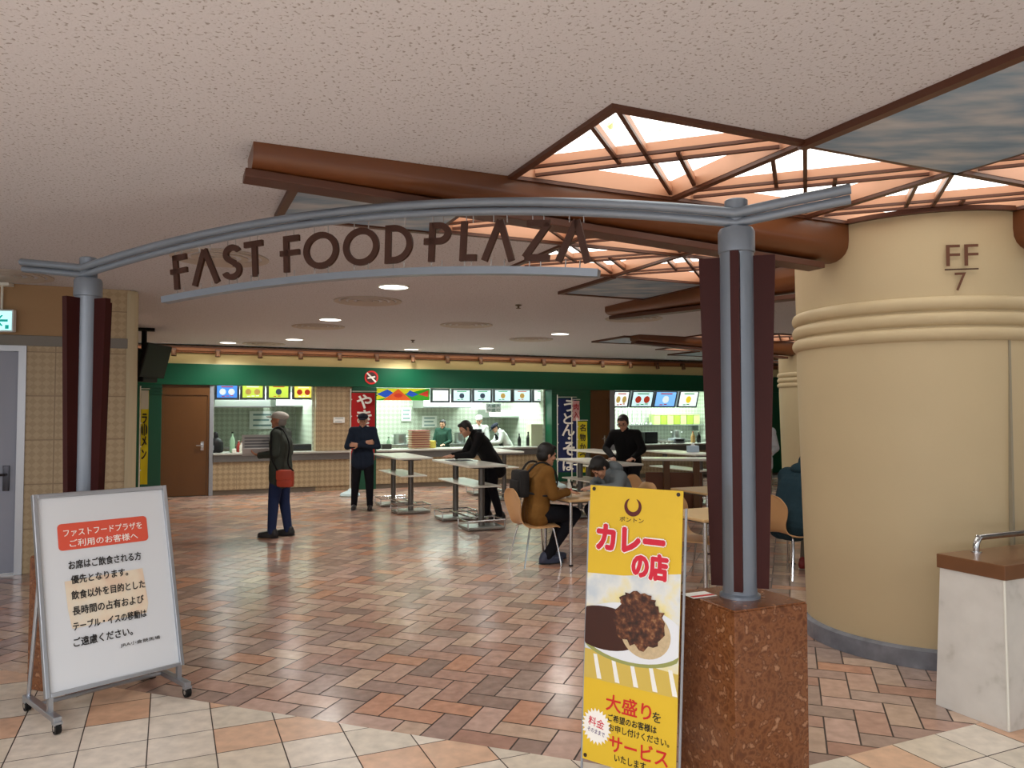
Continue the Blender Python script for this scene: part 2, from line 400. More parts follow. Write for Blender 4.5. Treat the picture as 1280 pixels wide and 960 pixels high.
def edges(e, u0, u1, v0, v1, q, z, hz):
    for a, b, hx, hy in ((u0, (v0+v1)/2, q, S/2+q), (u1, (v0+v1)/2, q, S/2+q), ((u0+u1)/2, v0, S/2-q, q), ((u0+u1)/2, v1, S/2-q, q)):
        key = (round(a, 2), round(b, 2))
        if key in EDGES: continue
        EDGES.add(key); e.obox(uv(a, b, z), U, V, Z, hx, hy, hz)
def coffer(C, cell, label, group):
    u0, u1, v0, v1 = cell_uv(C, cell); D = .098
    base = uv((u0+u1)/2, (v0+v1)/2, H)
    t = thing('light_coffer', label, 'ceiling light', base, 0, group)
    w = MB(); k = .025                                              # side boards
    w.obox(uv(u0+k/2, (v0+v1)/2, H+D/2), U, V, Z, k/2, S/2, D/2); w.obox(uv(u1-k/2, (v0+v1)/2, H+D/2), U, V, Z, k/2, S/2, D/2)
    w.obox(uv((u0+u1)/2, v0+k/2, H+D/2), U, V, Z, S/2-k, k/2, D/2); w.obox(uv((u0+u1)/2, v1-k/2, H+D/2), U, V, Z, S/2-k, k/2, D/2)
    w.build('side_board', salmon, t)
    MB().obox(uv((u0+u1)/2, (v0+v1)/2, H+D+.02), U, V, Z, S/2, S/2, .015).build('diffuser', lm, t)
    e = MB(); q = .022                                              # dark edge under the boards
    edges(e, u0, u1, v0, v1, q, H-.008, .012)
    if e.v: e.build('edge_trim', dark_trim, t)
    cx = uv((u0+u1)/2, (v0+v1)/2, 0); d1 = (U-V).normalized(); d2 = (U+V).normalized()
    def bar(a, b, hz, m1):
        d = (b-a).normalized(); p = Vector((-d.y, d.x, 0)); c = (a+b)/2; L = (b-a).length/2
        o = MB().obox(c+Z*(H+.02+hz/2), d, p, Z, L, .009, hz/2).build('cross_bar', m1, t)
        MB().obox(c+Z*(H+.012), d, p, Z, L, .011, .008).build('bar_edge', dark_trim, o)
    hd = S/math.sqrt(2)
    if True:
        # one diagonal: a full bar with two short ones beside it; the other diagonal: two full bars
        for off, a, b in ((0, -.93, .93), (-.16, -.77, .04), (.16, -.04, .77)):
            c = cx + d2*off; bar(c+d1*hd*a, c+d1*hd*b, .04, salmon)
        for off in (-.07, .07):
            L = hd-abs(off)-.05; c = cx + d1*off; bar(c-d2*L, c+d2*L, .046, salmon)
    return t
def sky_panel(C, cell, label):
    u0, u1, v0, v1 = cell_uv(C, cell); t = thing('sky_panel', label, 'ceiling panel', uv((u0+u1)/2, (v0+v1)/2, H))
    MB().obox(uv((u0+u1)/2, (v0+v1)/2, H-.012), U, V, Z, S/2-.01, S/2-.01, .01).build('painted_panel', cloudm, t)
    e = MB(); q = .024
    edges(e, u0, u1, v0, v1, q, H-.016, .018)
    e.build('edge_trim', dark_trim, t)
def beam(C, d, L, label, rj=CR-.1):
    """radial beam, deeper at the column: rounded body and a narrow lower board"""
    d = d.normalized(); p = Vector((-d.y, d.x, 0)); t = thing('ceiling_beam', label, 'beam', C+d*L+Z*(H-.2))
    b = MB(); n = 10; secs = []
    for k in range(9):
        f = k/8; q = rj+(L-rj)*f; h = .285-.165*f; w = BW
        sec = [C+d*q+p*(-w)+Z*(H-.001), C+d*q+p*(-w)+Z*(H-h*.45)]
        for j in range(1, n): 
            a = math.pi*j/n; sec.append(C+d*q-p*w*math.cos(a)+Z*(H-h*.45-h*.5*math.sin(a)**.8))
        sec += [C+d*q+p*w+Z*(H-h*.45), C+d*q+p*w+Z*(H-.001)]; secs.append(sec)
    m = len(secs[0]); vs = [v for s in secs for v in s]; fs = [tuple(range(m)), tuple(range(8*m, 9*m))]
    for k in range(8):
        for j in range(m): fs.append((k*m+j, k*m+(j+1) % m, (k+1)*m+(j+1) % m, (k+1)*m+j))
    b.add(vs, fs); b.build('beam_body', red_beam, t, smooth=True)
    lo = MB()
    a0 = C+d*(CR-.02+.16)+Z*(H-.30); a1 = C+d*(L+.03)+Z*(H-.132); dd = (a1-a0).normalized(); nn = dd.cross(p).normalized()
    lo.obox((a0+a1)/2, dd, p, nn, (a1-a0).length/2, .075, .022, .006); lo.build('lower_board', dark_trim, t)
names1 = {(-1, 1, 2, 0): 'light coffer with crossed bars, farthest left in front of the long beam',
 (-1, 1, 1, 0): 'light coffer with crossed bars, second from the left in front of the long beam',
 (-1, 1, 0, 0): 'light coffer directly above the front of the large column marked FF 7',
 (-1, 1, 0, 1): 'light coffer right of the large painted sky panel, at the right edge of the photo',
 (-1, -1, 2, 0): 'light coffer behind the long beam, farthest left, seen through the letters P and L',
 (-1, -1, 1, 0): 'light coffer behind the long beam, seen through the last letters of the arch',
 (-1, -1, 0, 0): 'light coffer between the two beams, against the back of the large column',
 (-1, -1, 0, 1): 'light coffer beside the shorter beam, next to the back painted sky panel',
 (-1, -1, 1, 1): 'light coffer at the inner corner behind the beams, seen under the arch letter A'}
for c in lit:
    coffer(C1, c, names1.get(c, 'light coffer on the far side of the large front column'), 'light coffers around the front column')
for c in lit:
    if c[0] < 0: coffer(C2, c, 'small distant light coffer near the far column', 'light coffers around the far column')
sky_panel(C1, sky[0], 'large ceiling panel painted with grey clouds at the upper right, framed in brown')
sky_panel(C1, sky[1], 'painted cloud ceiling panel behind the left end of the long beam')
sky_panel(C1, sky[2], 'painted cloud ceiling panel beside the end of the shorter beam above the tables')
sky_panel(C1, sky[3], 'painted cloud ceiling panel beyond the large column, outside the right of the photo')
sky_panel(C2, sky[1], 'small distant painted cloud panel left of the far column, beside its left beam end')
sky_panel(C2, sky[2], 'small distant painted cloud panel behind the far column beams')
beam(C1, -U, 4.8, 'long rounded red-brown ceiling beam running from the large column to the upper left')
beam(C1, -V, 4.3, 'shorter red-brown ceiling beam running back from the large column over the tables')
beam(C1, V, 4.3, 'red-brown ceiling beam at the right edge, coming forward from the large column')
beam(C1, U, 4.3, 'red-brown ceiling beam on the far right side of the large column')
beam(C2, -U, 4.4, 'distant dark beam end pointing left from the far column')
beam(C2, V, 4.3, 'distant beam coming forward from the far column')
beam(C2, -V, 3.2, 'distant beam running back from the far column')

# ------------------------------------------------------------------ columns
def column(C, label, mark):
    t = thing('round_column', label, 'column', C)
    prof = []
    for k in range(25):
        z = .13 + (3.34-.13)*k/24; prof.append((z, .80+.05*min(1, (z-.1)/1.9)+ (.012*max(0, z-2.3))))
    rad = lambda z: .80+.05*min(1, (z-.1)/1.9)+.012*max(0, z-2.3)
    pr = [(rad(.13), .13), (rad(.3), .3)] + [(rad(.3+.1*k), .3+.1*k) for k in range(1, 18)]
    for zc in (2.185, 2.285, 2.385):
        for k in range(9):
            a = math.pi*k/8; pr.append((rad(zc)+.032*math.sin(a), zc-.045*math.cos(a)))
    pr += [(rad(2.5), 2.5), (rad(2.7), 2.7), (rad(2.98), 2.98), (rad(2.98), H+.004)]
    MB().lathe(C, pr, 72).build('shaft', col_m, t, smooth=True)
    MB().lathe(C, [(.79, 0.0), (.835, 0.0), (.835, .115), (.805, .13), (.79, .13)], 72).build('base_band', ramp_mat('grey_marble', [(0, (84, 88, 98)), (.5, (118, 122, 132)), (1, (150, 154, 164))], 'noise', 9, .25), t, smooth=True)
    MB().lathe(C, [(.86, H-.02), (.90, H-.02), (.90, H+.01), (.86, H+.01), (.86, H-.02)], 72, False).build('top_ring', dark_trim, t)
    # seam strip where the rear half meets
    a = math.atan2(0-C.y, 0-C.x); e = C+Vector((math.cos(a+R(53.5)), math.sin(a+R(53.5)), 0))*.862
    if mark:
        e = at_col(C, 1265, 530); a = math.atan2(e.y-C.y, e.x-C.x)
        MB().box((C.x+.843*math.cos(a), C.y+.843*math.sin(a), 1.15), (.03, .014, 1.98), a).build('seam_strip', mat('seam_grey', (150, 142, 122), .6), t)
    if mark:
        for body, px0, px1, py0, py1 in (('FF', 1183, 1220, 306, 333), ('7', 1193, 1206, 341, 364)):
            c = at_col(C, (px0+px1)/2, (py0+py1)/2); nrm = Vector((c.x-C.x, c.y-C.y, 0)).normalized(); ex = Z.cross(nrm)
            dist = c.y/960; text(body, mat('brown_mark', (96, 54, 28), .5), t, c, ex, Z, (px1-px0)*dist/max(.4, abs(ex.x)), (py1-py0)*dist, 0, .016, 'lettering', .004)
        c = at_col(C, 1201, 337); nrm = Vector((c.x-C.x, c.y-C.y, 0)).normalized(); ex = Z.cross(nrm)
        MB().obox(c+nrm*.014, ex, Z, nrm, .1, .004, .004).build('lettering', letter_m, t)
    return t
def at_col(C, px, py):
    r = ray(px, py); o = CAM; a = r.x**2+r.y**2; bx = o.x-C.x; by = o.y-C.y; b_ = 2*(r.x*bx+r.y*by); c_ = bx*bx+by*by-.86**2
    k = (-b_-math.sqrt(b_*b_-4*a*c_))/(2*a); return o+r*k
column(C1, 'large cream round column with three rings and the mark FF 7 in the right foreground', True)
column(C2, 'far cream round column with rings, seen between the front column and the grey post', False)

# ------------------------------------------------------------------ back wall of food stalls
sx = {k: s_of(k) for k in (158, 202, 262, 267, 395, 440, 470, 687, 735, 762, 768)}
S_END = 26.0; S_STALL3 = s_of(768)+4.6
q_front = quilt_mat('beige_quilt_tile', (176, 158, 126), (154, 136, 106), .075, (140, 124, 98), (.8, .42))
q_wall = quilt_mat('beige_wall_tile', (178, 158, 124), (166, 146, 112), .055, (140, 120, 90), (.95, .46), .45)
q_kitchen = quilt_mat('kitchen_quilt_tile', (196, 206, 190), (176, 184, 166), .08, (150, 160, 144), (.8, .8), .35)
ZH = 2.2; KD = 2.6
w = MB()
w.wbox(-3.0, sx[158], 0, .2, 0, H); w.wbox(sx[395], sx[440], 0, .25, 0, ZH)
w.wbox(sx[158], S_END, .12, .25, ZH, H); w.wbox(S_STALL3, S_END, 0, .25, 0, ZH)
struct(w.build('wall_back', q_front))
struct(MB().obox(uv(17.5, -9, H/2), U, V, Z, .1, 17.5, H/2).build('wall_right', mat('tan_wall', (186, 166, 130), .7)))
struct(MB().wbox(sx[158], S_END, -.06, .12, ZH, 2.62, .01).build('trim_1', green))
struct(MB().wbox(sx[158], S_END, 0, .12, 2.62, 2.83).build('trim_2', cream))
# stall interiors
k = MB()
k.wbox(sx[202]-.3, S_END, KD, KD+.1, 0, 2.75)
for a in (sx[267]-.02, sx[395], sx[470]-.02, sx[687], sx[768]-.02, S_STALL3):
    k.wbox(a-.04, a+.04, .25, KD, 0, 2.75)
k.wbox(sx[202]-.3, S_END, .25, KD, 2.7, 2.76)
struct(k.build('wall_kitchen', q_kitchen))
# green pilasters
def pil(a, b, n, m, proud=.12):
    o = MB().wbox(a, b, -proud, .25, 0, ZH, .012)
    for z in (2.02, 2.08, 2.14): o.wbox(a-.012, b+.012, -proud-.014, .2, z-.012, z+.012)
    return struct(o.build(n, m))
pil(sx[158]-.1, sx[202], 'trim_3', dgreen); pil(sx[440], sx[470], 'trim_4', dgreen, .05); pil(sx[687], sx[735], 'trim_5', green); pil(S_STALL3, S_STALL3+.7, 'trim_6', green)
def jamb(a, b, n): return struct(MB().wbox(a, b, -.03, .25, 0, ZH, .006).build(n, grey_fr))
jamb(sx[262], sx[267], 'trim_7'); jamb(sx[762], sx[768], 'trim_8')
def brown(a, b, n):
    t = bpy.data.objects.new(n, None); COL.objects.link(t); t.location = wp((a+b)/2, .1, 0); struct(t)
    MB().wbox(a+.01, b-.01, .02, .08, 0.01, ZH-.01, .005).build('door_panel', brown_door, t)
    f = MB().wbox(a, a+.04, 0, .2, 0, ZH).wbox(b-.04, b, 0, .2, 0, ZH).wbox(a+.04, b-.04, 0, .2, ZH-.2, ZH); f.build('door_frame', brown_door, t)
    h = MB().tube([wp(b-.13, .03, 1.0), wp(b-.13, -.03, 1.0), wp(b-.24, -.03, 1.0)], .012, 8); h.wbox(b-.16, b-.1, .005, .025, .9, 1.08, .004); h.build('door_handle', chrome, t, True)
brown(sx[202], sx[262], 'door_2'); brown(sx[735], sx[762], 'door_3')
# spotlight rail
t = thing('spotlight_rail', 'long orange-brown wooden rail under the ceiling above the green fascia', 'rail', wp(sx[158], -.1, 2.84))
MB().wbox(sx[158]-.1, 19, -.16, .02, 2.865, 2.93, .008).build('rail_board', orange_rail, t)
MB().wbox(sx[158]-.1, 19, -.17, .03, 2.93, 2.96).build('rail_cap', dark_trim, t)
MB().wbox(sx[158]-.1, 19, -.10, -.04, 2.835, 2.862, .006).build('rail_lip', orange_rail, t)
sp0 = None
k0 = s_of(216)
for i in range(19):
    s = k0+i*.80
    p = wp(s, -.235, 2.875)
    if sp0 is None:
        sp0 = thing('spotlight', 'small brown spotlight hanging from the orange rail above the stalls', 'spotlight', p, GA, 'spotlights along the orange rail')
        MB().add([], []).box((0, .035, .0), (.09, .09, .07), 0, .008).build('mount', dark_trim, sp0, local=True)
        MB().tube([(0, 0, -.02), (0, -.02, -.12)], [.04, .05], 12).build('lamp_head', mat('brown_lamp', (110, 72, 44), .5), sp0, True, local=True)
    else: dup(sp0, p, GA, sp0['label'])
area('spotlight_fill', wp((sx[158]+7)/2+.5, -.35, 2.9), 13, .05, 9, (1, .9, .72), (R(62), 0, GA))  # added strip light standing in for the rail spotlights on the cream strip
# no smoking sign
def disc(c, ex, ey, r, n=28): return [Vector(c)+Vector(ex)*r*math.cos(2*math.pi*i/n)+Vector(ey)*r*math.sin(2*math.pi*i/n) for i in range(n)]
def ring(mb, c, ex, ey, r0, r1, lift, n=28, a0=0, a1=2*math.pi, taper=False):
    nn = Vector(ex).cross(Vector(ey)); c = Vector(c)+nn*lift; vs = []; fs = []
    for i in range(n+1):
        a = a0+(a1-a0)*i/n; d = Vector(ex)*math.cos(a)+Vector(ey)*math.sin(a); f = math.sin(math.pi*i/n)**.6 if taper else 1
        mid = (r0+r1)/2; hw = (r1-r0)/2*f; vs += [c+d*(mid-hw), c+d*(mid+hw)]
    for i in range(n): fs.append((2*i, 2*i+1, 2*i+3, 2*i+2))
    return mb.add(vs, fs)
p = wp(s_of(463), -.066, 2.41)
t = thing('no_smoking_sign', 'small round red and white no smoking sign on the green fascia', 'sign', p)
MB().poly(disc(p-N*.004, U, Z, .15), -N, .004).build('sign_disc', mat('sign_dark', (70, 40, 40), .5), t)
ring(MB(), p-N*.006, U, Z, .115, .15, 0).build('red_ring', red_ink, t)
MB().obox(p-N*.008, (U-Z).normalized(), (U+Z).normalized(), N, .14, .018, .001).build('slash', white_ink, t)
MB().obox(p-N*.007, (U+Z*.2).normalized(), Z, N, .085, .018, .001).build('cigarette', white_ink, t)

# ---- counters
def counter(a, b, label, ov=0):
    t = thing('service_counter', label, 'counter', wp((a+b)/2, 0, 0))
    MB().wbox(a, b, -.02, .22, .1, .66).build('tiled_front', q_front, t)
    MB().wbox(a, b, -.05, .24, .66, .80, .004).build('steel_apron', mat('grey_steel_apron', (112, 112, 110), .4, .5), t)
    MB().wbox(a, b, -.08, .62, .80, .84, .008).build('counter_top', mat('pale_counter_top', (190, 192, 184), .25, .2), t)
    MB().wbox(a, b, 0, .2, 0, .1).build('kick_board', mat('kick_board_grey', (108, 100, 88), .5), t)
counter(sx[267], sx[440]-.02, 'long tiled service counter of the left stall, nearest the brown door at left')
counter(sx[470], sx[687], 'tiled service counter of the middle stall with staff behind it')
counter(sx[768], S_STALL3-.05, 'tiled service counter of the right stall behind the standing man in black')
# ---- kitchen light
for i, (a, b) in enumerate(((sx[267], sx[395]), (sx[470], sx[687]), (sx[768], S_STALL3))):
    lab = ['left', 'middle', 'right'][i]
    n = max(1, int((b-a)/1.6))
    for j in range(n):
        s = a+(b-a)*(j+.5)/n
        t = thing('fluorescent_light', 'long white fluorescent ceiling light inside the %s stall' % lab, 'ceiling light', wp(s, 1.3, 2.66), 0, 'fluorescent lights inside the %s stall' % lab)
        MB().wbox(s-.6, s+.6, 1.2, 1.4, 2.66, 2.698).build('housing', white_top, t)
        MB().tube([wp(s-.57, 1.3, 2.64), wp(s+.57, 1.3, 2.64)], .02, 10).build('tube', mat('lit_tube', (235, 255, 245), .5, emit=6), t)
    area('kitchen_light', wp((a+b)/2, 1.25, 2.58), b-a-.3, 1.2, 52*(b-a), (.86, 1, .93), (0, 0, GA))
# ---- menu boards
lit_cols = {'blue': (70, 140, 230), 'yellow': (236, 226, 90), 'green': (190, 220, 80), 'white': (235, 250, 250), 'pale': (200, 232, 238), 'sky': (120, 180, 240)}
def emat(n, c, e): return mat('lit_'+n, c, .4, emit=e)
def menu(px0, px1, py0, py1, d, base, dish, label, tilt=0, group=None, frame=True):
    """a lit menu box hung inside a stall front"""
    s0 = s_of(px0, d); s1 = s_of(px1, d); P = wp((s0+s1)/2, d, 0); sc = P.y/960
    zc = 1.68+(514-(py0+py1)/2)*sc; h = (py1-py0)*sc; wd = s1-s0; c = wp((s0+s1)/2, d, zc)
    ez = (Z*math.cos(tilt)-N*math.sin(tilt)).normalized(); nn = U.cross(ez)
    t = thing('menu_board', label, 'menu board', c, 0, group)
    MB().obox(c-nn*.04, U, ez, nn, wd/2+.05, h/2+.045, .035).build('frame', mat('menu_frame', (96, 104, 116), .4, .4), t)
    MB().obox(c, U, ez, nn, wd/2, h/2, .006).build('lit_panel', emat(base, lit_cols[base], 1.0), t)
    a = MB()
    for x in (-.22, .22) if dish[1] == 2 else (0,):
        a.poly([c+U*(x*wd+.16*wd*math.cos(q*.5236))+ez*(-.02*h+.26*h*math.sin(q*.5236))+nn*.012 for q in range(12)], nn, .003)
    a.build('dish_picture', emat(dish[0][0], dish[0][1], .7), t)
    b2 = MB()
    for q in range(2 + (dish[1] == 2)):
        b2.obox(c+U*wd*(-.2+.22*q)+ez*h*(-.4+.03*q)+nn*.01, U, ez, nn, .08*wd, .035*h, .001)
    b2.obox(c+ez*h*.4+nn*.01, U, ez, nn, .3*wd, .04*h, .001)
    b2.build('price_line', emat(dish[2][0], dish[2][1], .5), t)
dk = ('bowl_dark', (60, 70, 90)); br_ = ('bowl_tan', (190, 160, 90)); rd = ('red_mark', (190, 60, 40)); wt = ('white_mark', (240, 250, 250)); gn = ('green_mark', (70, 150, 80))
menu(271, 296, 482, 497, .42, 'blue', (wt, 2, rd), 'blue lit menu board, leftmost of four over the left stall')
menu(303, 328, 482, 497, .42, 'green', (br_, 2, wt), 'yellow-green lit menu board, second from left over the left stall')
menu(336, 360, 482, 497, .42, 'green', (dk, 1, rd), 'yellow lit menu board with one dark dish, third over the left stall')
menu(368, 390, 483, 497, .42, 'yellow', (rd, 2, wt), 'yellow and red lit menu board, rightmost over the left stall')
for i, (a, b_, c_) in enumerate(((541, 560, 'white'), (567, 587, 'pale'), (593, 613, 'pale'), (619, 638, 'pale'), (643, 662, 'pale'), (668, 685, 'white'))):
    menu(a, b_, 488, 501, .42, c_, ((wt, dk, dk, br_, br_, wt)[i], 1, (wt, gn, gn, gn, rd, gn)[i]),
         ['plain white lit menu board, leftmost in the row over the middle stall', 'pale lit menu board with a dark ring bowl, second over the middle stall', 'pale lit menu board with a dark bowl, third over the middle stall', 'pale lit menu board with a tan bowl, fourth over the middle stall',
          'pale lit menu board with a tan bowl and red prices, fifth over the middle stall', 'white lit menu board at the right end over the middle stall'][i])
for i, (a, b_, c_, ds) in enumerate(((768, 785, 'white', (br_, 2, rd)), (791, 815, 'pale', (rd, 2, gn)), (820, 844, 'sky', (wt, 1, rd)), (850, 871, 'white', (('sun_yellow', (250, 220, 60)), 1, gn)), (886, 910, 'yellow', (rd, 2, wt)), (918, 942, 'white', (dk, 2, rd)))):
    menu(a, b_, 490, 508, .42, c_, ds, ['tilted white lit menu board, leftmost over the right stall', 'tilted pale lit menu board with red dishes, second over the right stall', 'tilted blue lit menu board over the right stall', 'tilted white lit menu board with a yellow dish left of the grey post', 'yellow tilted menu board hidden behind the maroon fins of the post', 'white tilted menu board behind the right fin of the post'][i], R(18))
# painted geometric panel over the middle stall
s0 = s_of(470.5, .2); s1 = s_of(537, .2); c = wp((s0+s1)/2, .2, 0); z1 = 1.68+(514-485.5)*c.y/960; z0 = 1.68+(514-500.5)*c.y/960
t = thing('geometric_sign_panel', 'bright panel of yellow, green, blue and orange triangles above the middle stall', 'sign', wp((s0+s1)/2, .2, z0))
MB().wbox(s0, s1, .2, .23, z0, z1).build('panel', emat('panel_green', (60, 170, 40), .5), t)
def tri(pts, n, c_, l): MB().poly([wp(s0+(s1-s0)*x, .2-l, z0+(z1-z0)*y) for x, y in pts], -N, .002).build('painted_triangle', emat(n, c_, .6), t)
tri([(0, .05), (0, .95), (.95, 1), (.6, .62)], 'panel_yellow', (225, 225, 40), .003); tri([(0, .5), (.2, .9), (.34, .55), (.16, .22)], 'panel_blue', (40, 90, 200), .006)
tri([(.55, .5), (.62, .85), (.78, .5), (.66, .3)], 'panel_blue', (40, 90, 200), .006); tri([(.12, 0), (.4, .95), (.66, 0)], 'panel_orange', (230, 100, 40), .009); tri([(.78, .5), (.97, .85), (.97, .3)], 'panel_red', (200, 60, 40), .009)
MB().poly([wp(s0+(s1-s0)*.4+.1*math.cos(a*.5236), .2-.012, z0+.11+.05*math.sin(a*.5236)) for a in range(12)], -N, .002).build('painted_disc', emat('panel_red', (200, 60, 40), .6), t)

# ---- kitchen fittings
def kbox(name, label, cat, px0, px1, py0, py1, d0, d1, m, bev=.01, sub=None, zfloor=None):
    s0 = s_of(px0, d0); s1 = s_of(px1, d0); y = wp((s0+s1)/2, d0, 0).y/960; z1 = 1.68+(514-py0)*y; z0 = 1.68+(514-py1)*y if zfloor is None else zfloor
    t = thing(name, label, cat, wp((s0+s1)/2, (d0+d1)/2, z0)); MB().wbox(s0, s1, d0, d1, z0, z1, bev).build('body', m, t)
    return t, s0, s1, z0, z1
def pipe_legs(t, s0, s1, d0, d1, z1, m=steel):
    for s in (s0+.03, s1-.03):
        for d in (d0+.03, d1-.03): MB().tube([wp(s, d, 0), wp(s, d, z1)], .02, 8).build('leg', m, t)
def bench(a, b, d0, d1, h, label):
    t = thing('kitchen_bench', label, 'kitchen bench', wp((a+b)/2, (d0+d1)/2, 0))
    MB().wbox(a, b, d0, d1, h-.05, h, .006).build('bench_top', steel, t); MB().wbox(a+.04, b-.04, d0+.04, d1-.04, .3, .33).build('under_shelf', steel, t)
    pipe_legs(t, a, b, d0, d1, h-.05)
bench(s_of(267)+.1, s_of(395)-.1, 1.85, 2.55, .86, 'long steel kitchen bench along the back of the left stall')
bench(s_of(475), s_of(690), 2.0, 2.55, .86, 'long steel kitchen bench along the back of the middle stall')
bench(s_of(768)+.1, S_STALL3-.1, 1.9, 2.55, .86, 'steel kitchen bench along the back of the right stall')
def hood(a, b, d0, d1, z0, z1, label):
    t = thing('range_hood', label, 'range hood', wp((a+b)/2, (d0+d1)/2, z0))
    MB().add([wp(a, d0, z0), wp(b, d0, z0), wp(b, d1, z0), wp(a, d1, z0), wp(a+.02, d0+.12, z1), wp(b-.02, d0+.12, z1), wp(b-.02, d1, z1), wp(a+.02, d1, z1)],
             [(0, 1, 2, 3), (4, 5, 6, 7), (0, 1, 5, 4), (1, 2, 6, 5), (2, 3, 7, 6), (3, 0, 4, 7)]).build('hood_body', steel, t)
    MB().wbox(a-.02, b+.02, d0-.02, d1, z0-.04, z0, .006).build('hood_lip', steel, t)
hood(s_of(268, 1.2), s_of(338, 1.2), 1.2, 2.55, 1.80, 2.15, 'wide stainless range hood at the left of the left stall')
hood(s_of(345, 1.5), s_of(392, 1.5), 1.5, 2.55, 1.82, 2.1, 'smaller dark-lipped range hood at the right of the left stall')
hood(s_of(530, 1.6), s_of(590, 1.6), 1.6, 2.55, 1.80, 2.1, 'stainless range hood above the stacked trays in the middle stall')
hood(s_of(612, 1.7), s_of(655, 1.7), 1.7, 2.55, 1.55, 1.72, 'low steel hood behind the two cooks in the middle stall')
def notice(px, py, w_, h_, d, label, lines=3, tint=paper):
    s = s_of(px, d); c = wp(s, d, 0); z = 1.68+(514-py)*c.y/960; c = wp(s, d, z)
    t = thing('paper_notice', label, 'notice', c)
    MB().wbox(s-w_/2, s+w_/2, d, d+.008, z-h_/2, z+h_/2).build('sheet', tint, t)
    b_ = MB()
    for q in range(lines):
        zz = z+h_*(.3-.6*q/max(1, lines-1)); b_.wbox(s-w_*.36, s+w_*(.36-.1*(q % 2)), d-.004, d-.002, zz-h_*.05, zz+h_*.05)
    b_.build('print_lines', mat('grey_print', (120, 150, 150), .6), t)
notice(328, 525, .58, .42, 2.55, 'large white notice on the back wall of the left stall')
notice(377, 527, .28, .36, 2.55, 'small white notice right of the old man, back of the left stall')
notice(424, 525, .24, .12, -.02, 'small pale notice on the tiled pier left of the red banner', 2)
notice(508, 518, .26, .34, 2.55, 'pale notice sheet on the left of the middle stall back wall')
notice(537, 527, .4, .3, 2.5, 'pale blue notice above the tray stack in the middle stall', 3)
notice(660, 511, .34, .16, 2.0, 'white strip with green lettering at the right of the middle stall', 1)
notice(596, 507, .28, .18, 1.5, 'small pale card under the menu boards in the middle stall', 2)
# hanging sign with four lines of lettering
s = s_of(617, .7); c = wp(s, .7, 0); z = 1.68+(514-510)*c.y/960; t = thing('hanging_price_sign', 'white hanging sign with two rows of green lettering in the middle stall', 'sign', wp(s, .7, z))
MB().wbox(s-.2, s+.2, .7, .72, z-.11, z+.11, .004).build('board', paper, t)
for q, body in ((1, '大盛大'), (-1, '中盛可')): text(body, mat('green_ink', (30, 110, 80), .6), t, wp(s, .7, z+.052*q), U, Z, .34, .075, .01, .004)
MB().tube([wp(s-.15, .71, z+.11), wp(s-.15, .71, 2.7)], .004, 6).tube([wp(s+.15, .71, z+.11), wp(s+.15, .71, 2.7)], .004, 6).build('cord', steel, t)
# bottles and jars on the left counter
def bottle(px, d, h, r, m, mc, label, group=None):
    s = s_of(px, d); t = thing('bottle', label, 'bottle', wp(s, d, .84), 0, group)
    MB().lathe((0, 0, 0), [(r*.9, 0), (r, .01), (r, h*.55), (r*.75, h*.68), (r*.35, h*.8), (r*.35, h*.94)], 14).build('glass_body', m, t, True, local=True)
    MB().lathe((0, 0, h*.93), [(r*.42, 0), (r*.42, h*.07), (r*.2, h*.07)], 12).build('cap', mc, t, local=True)
pg = mat('pale_green_glass', (150, 190, 160), .2); dg = mat('dark_glass', (30, 34, 30), .2); rc = mat('red_plastic', (150, 40, 34), .5); yg = mat('yellow_plastic', (200, 190, 80), .5)
bottle(291, .2, .42, .05, pg, black, 'tall pale green bottle with a dark cap on the left counter')
bottle(299, .3, .24, .045, rc, white_top, 'short red bottle right of the tall green bottle')
bottle(303, .12, .22, .05, white_top, rc, 'white squat bottle with a red cap on the left counter')
bottle(309, .25, .26, .045, yg, dg, 'yellow sauce bottle beside the newspaper, on the left counter')
bottle(312, .1, .18, .05, dg, white_top, 'small dark bottle with a white cap beside the newspaper')
t = thing('drink_dispenser', 'dark rounded dispenser at the left end of the left counter', 'dispenser', wp(s_of(270, .3), .3, .84))
MB().lathe((0, 0, 0), [(.12, 0), (.15, .02), (.15, .2), (.1, .27), (.055, .3), (.05, .38), (.02, .42)], 20).build('body', black, t, True, local=True)
MB().box((0, -.15, .1), (.05, .05, .1), 0, .01).build('tap', grey_fr, t, local=True)
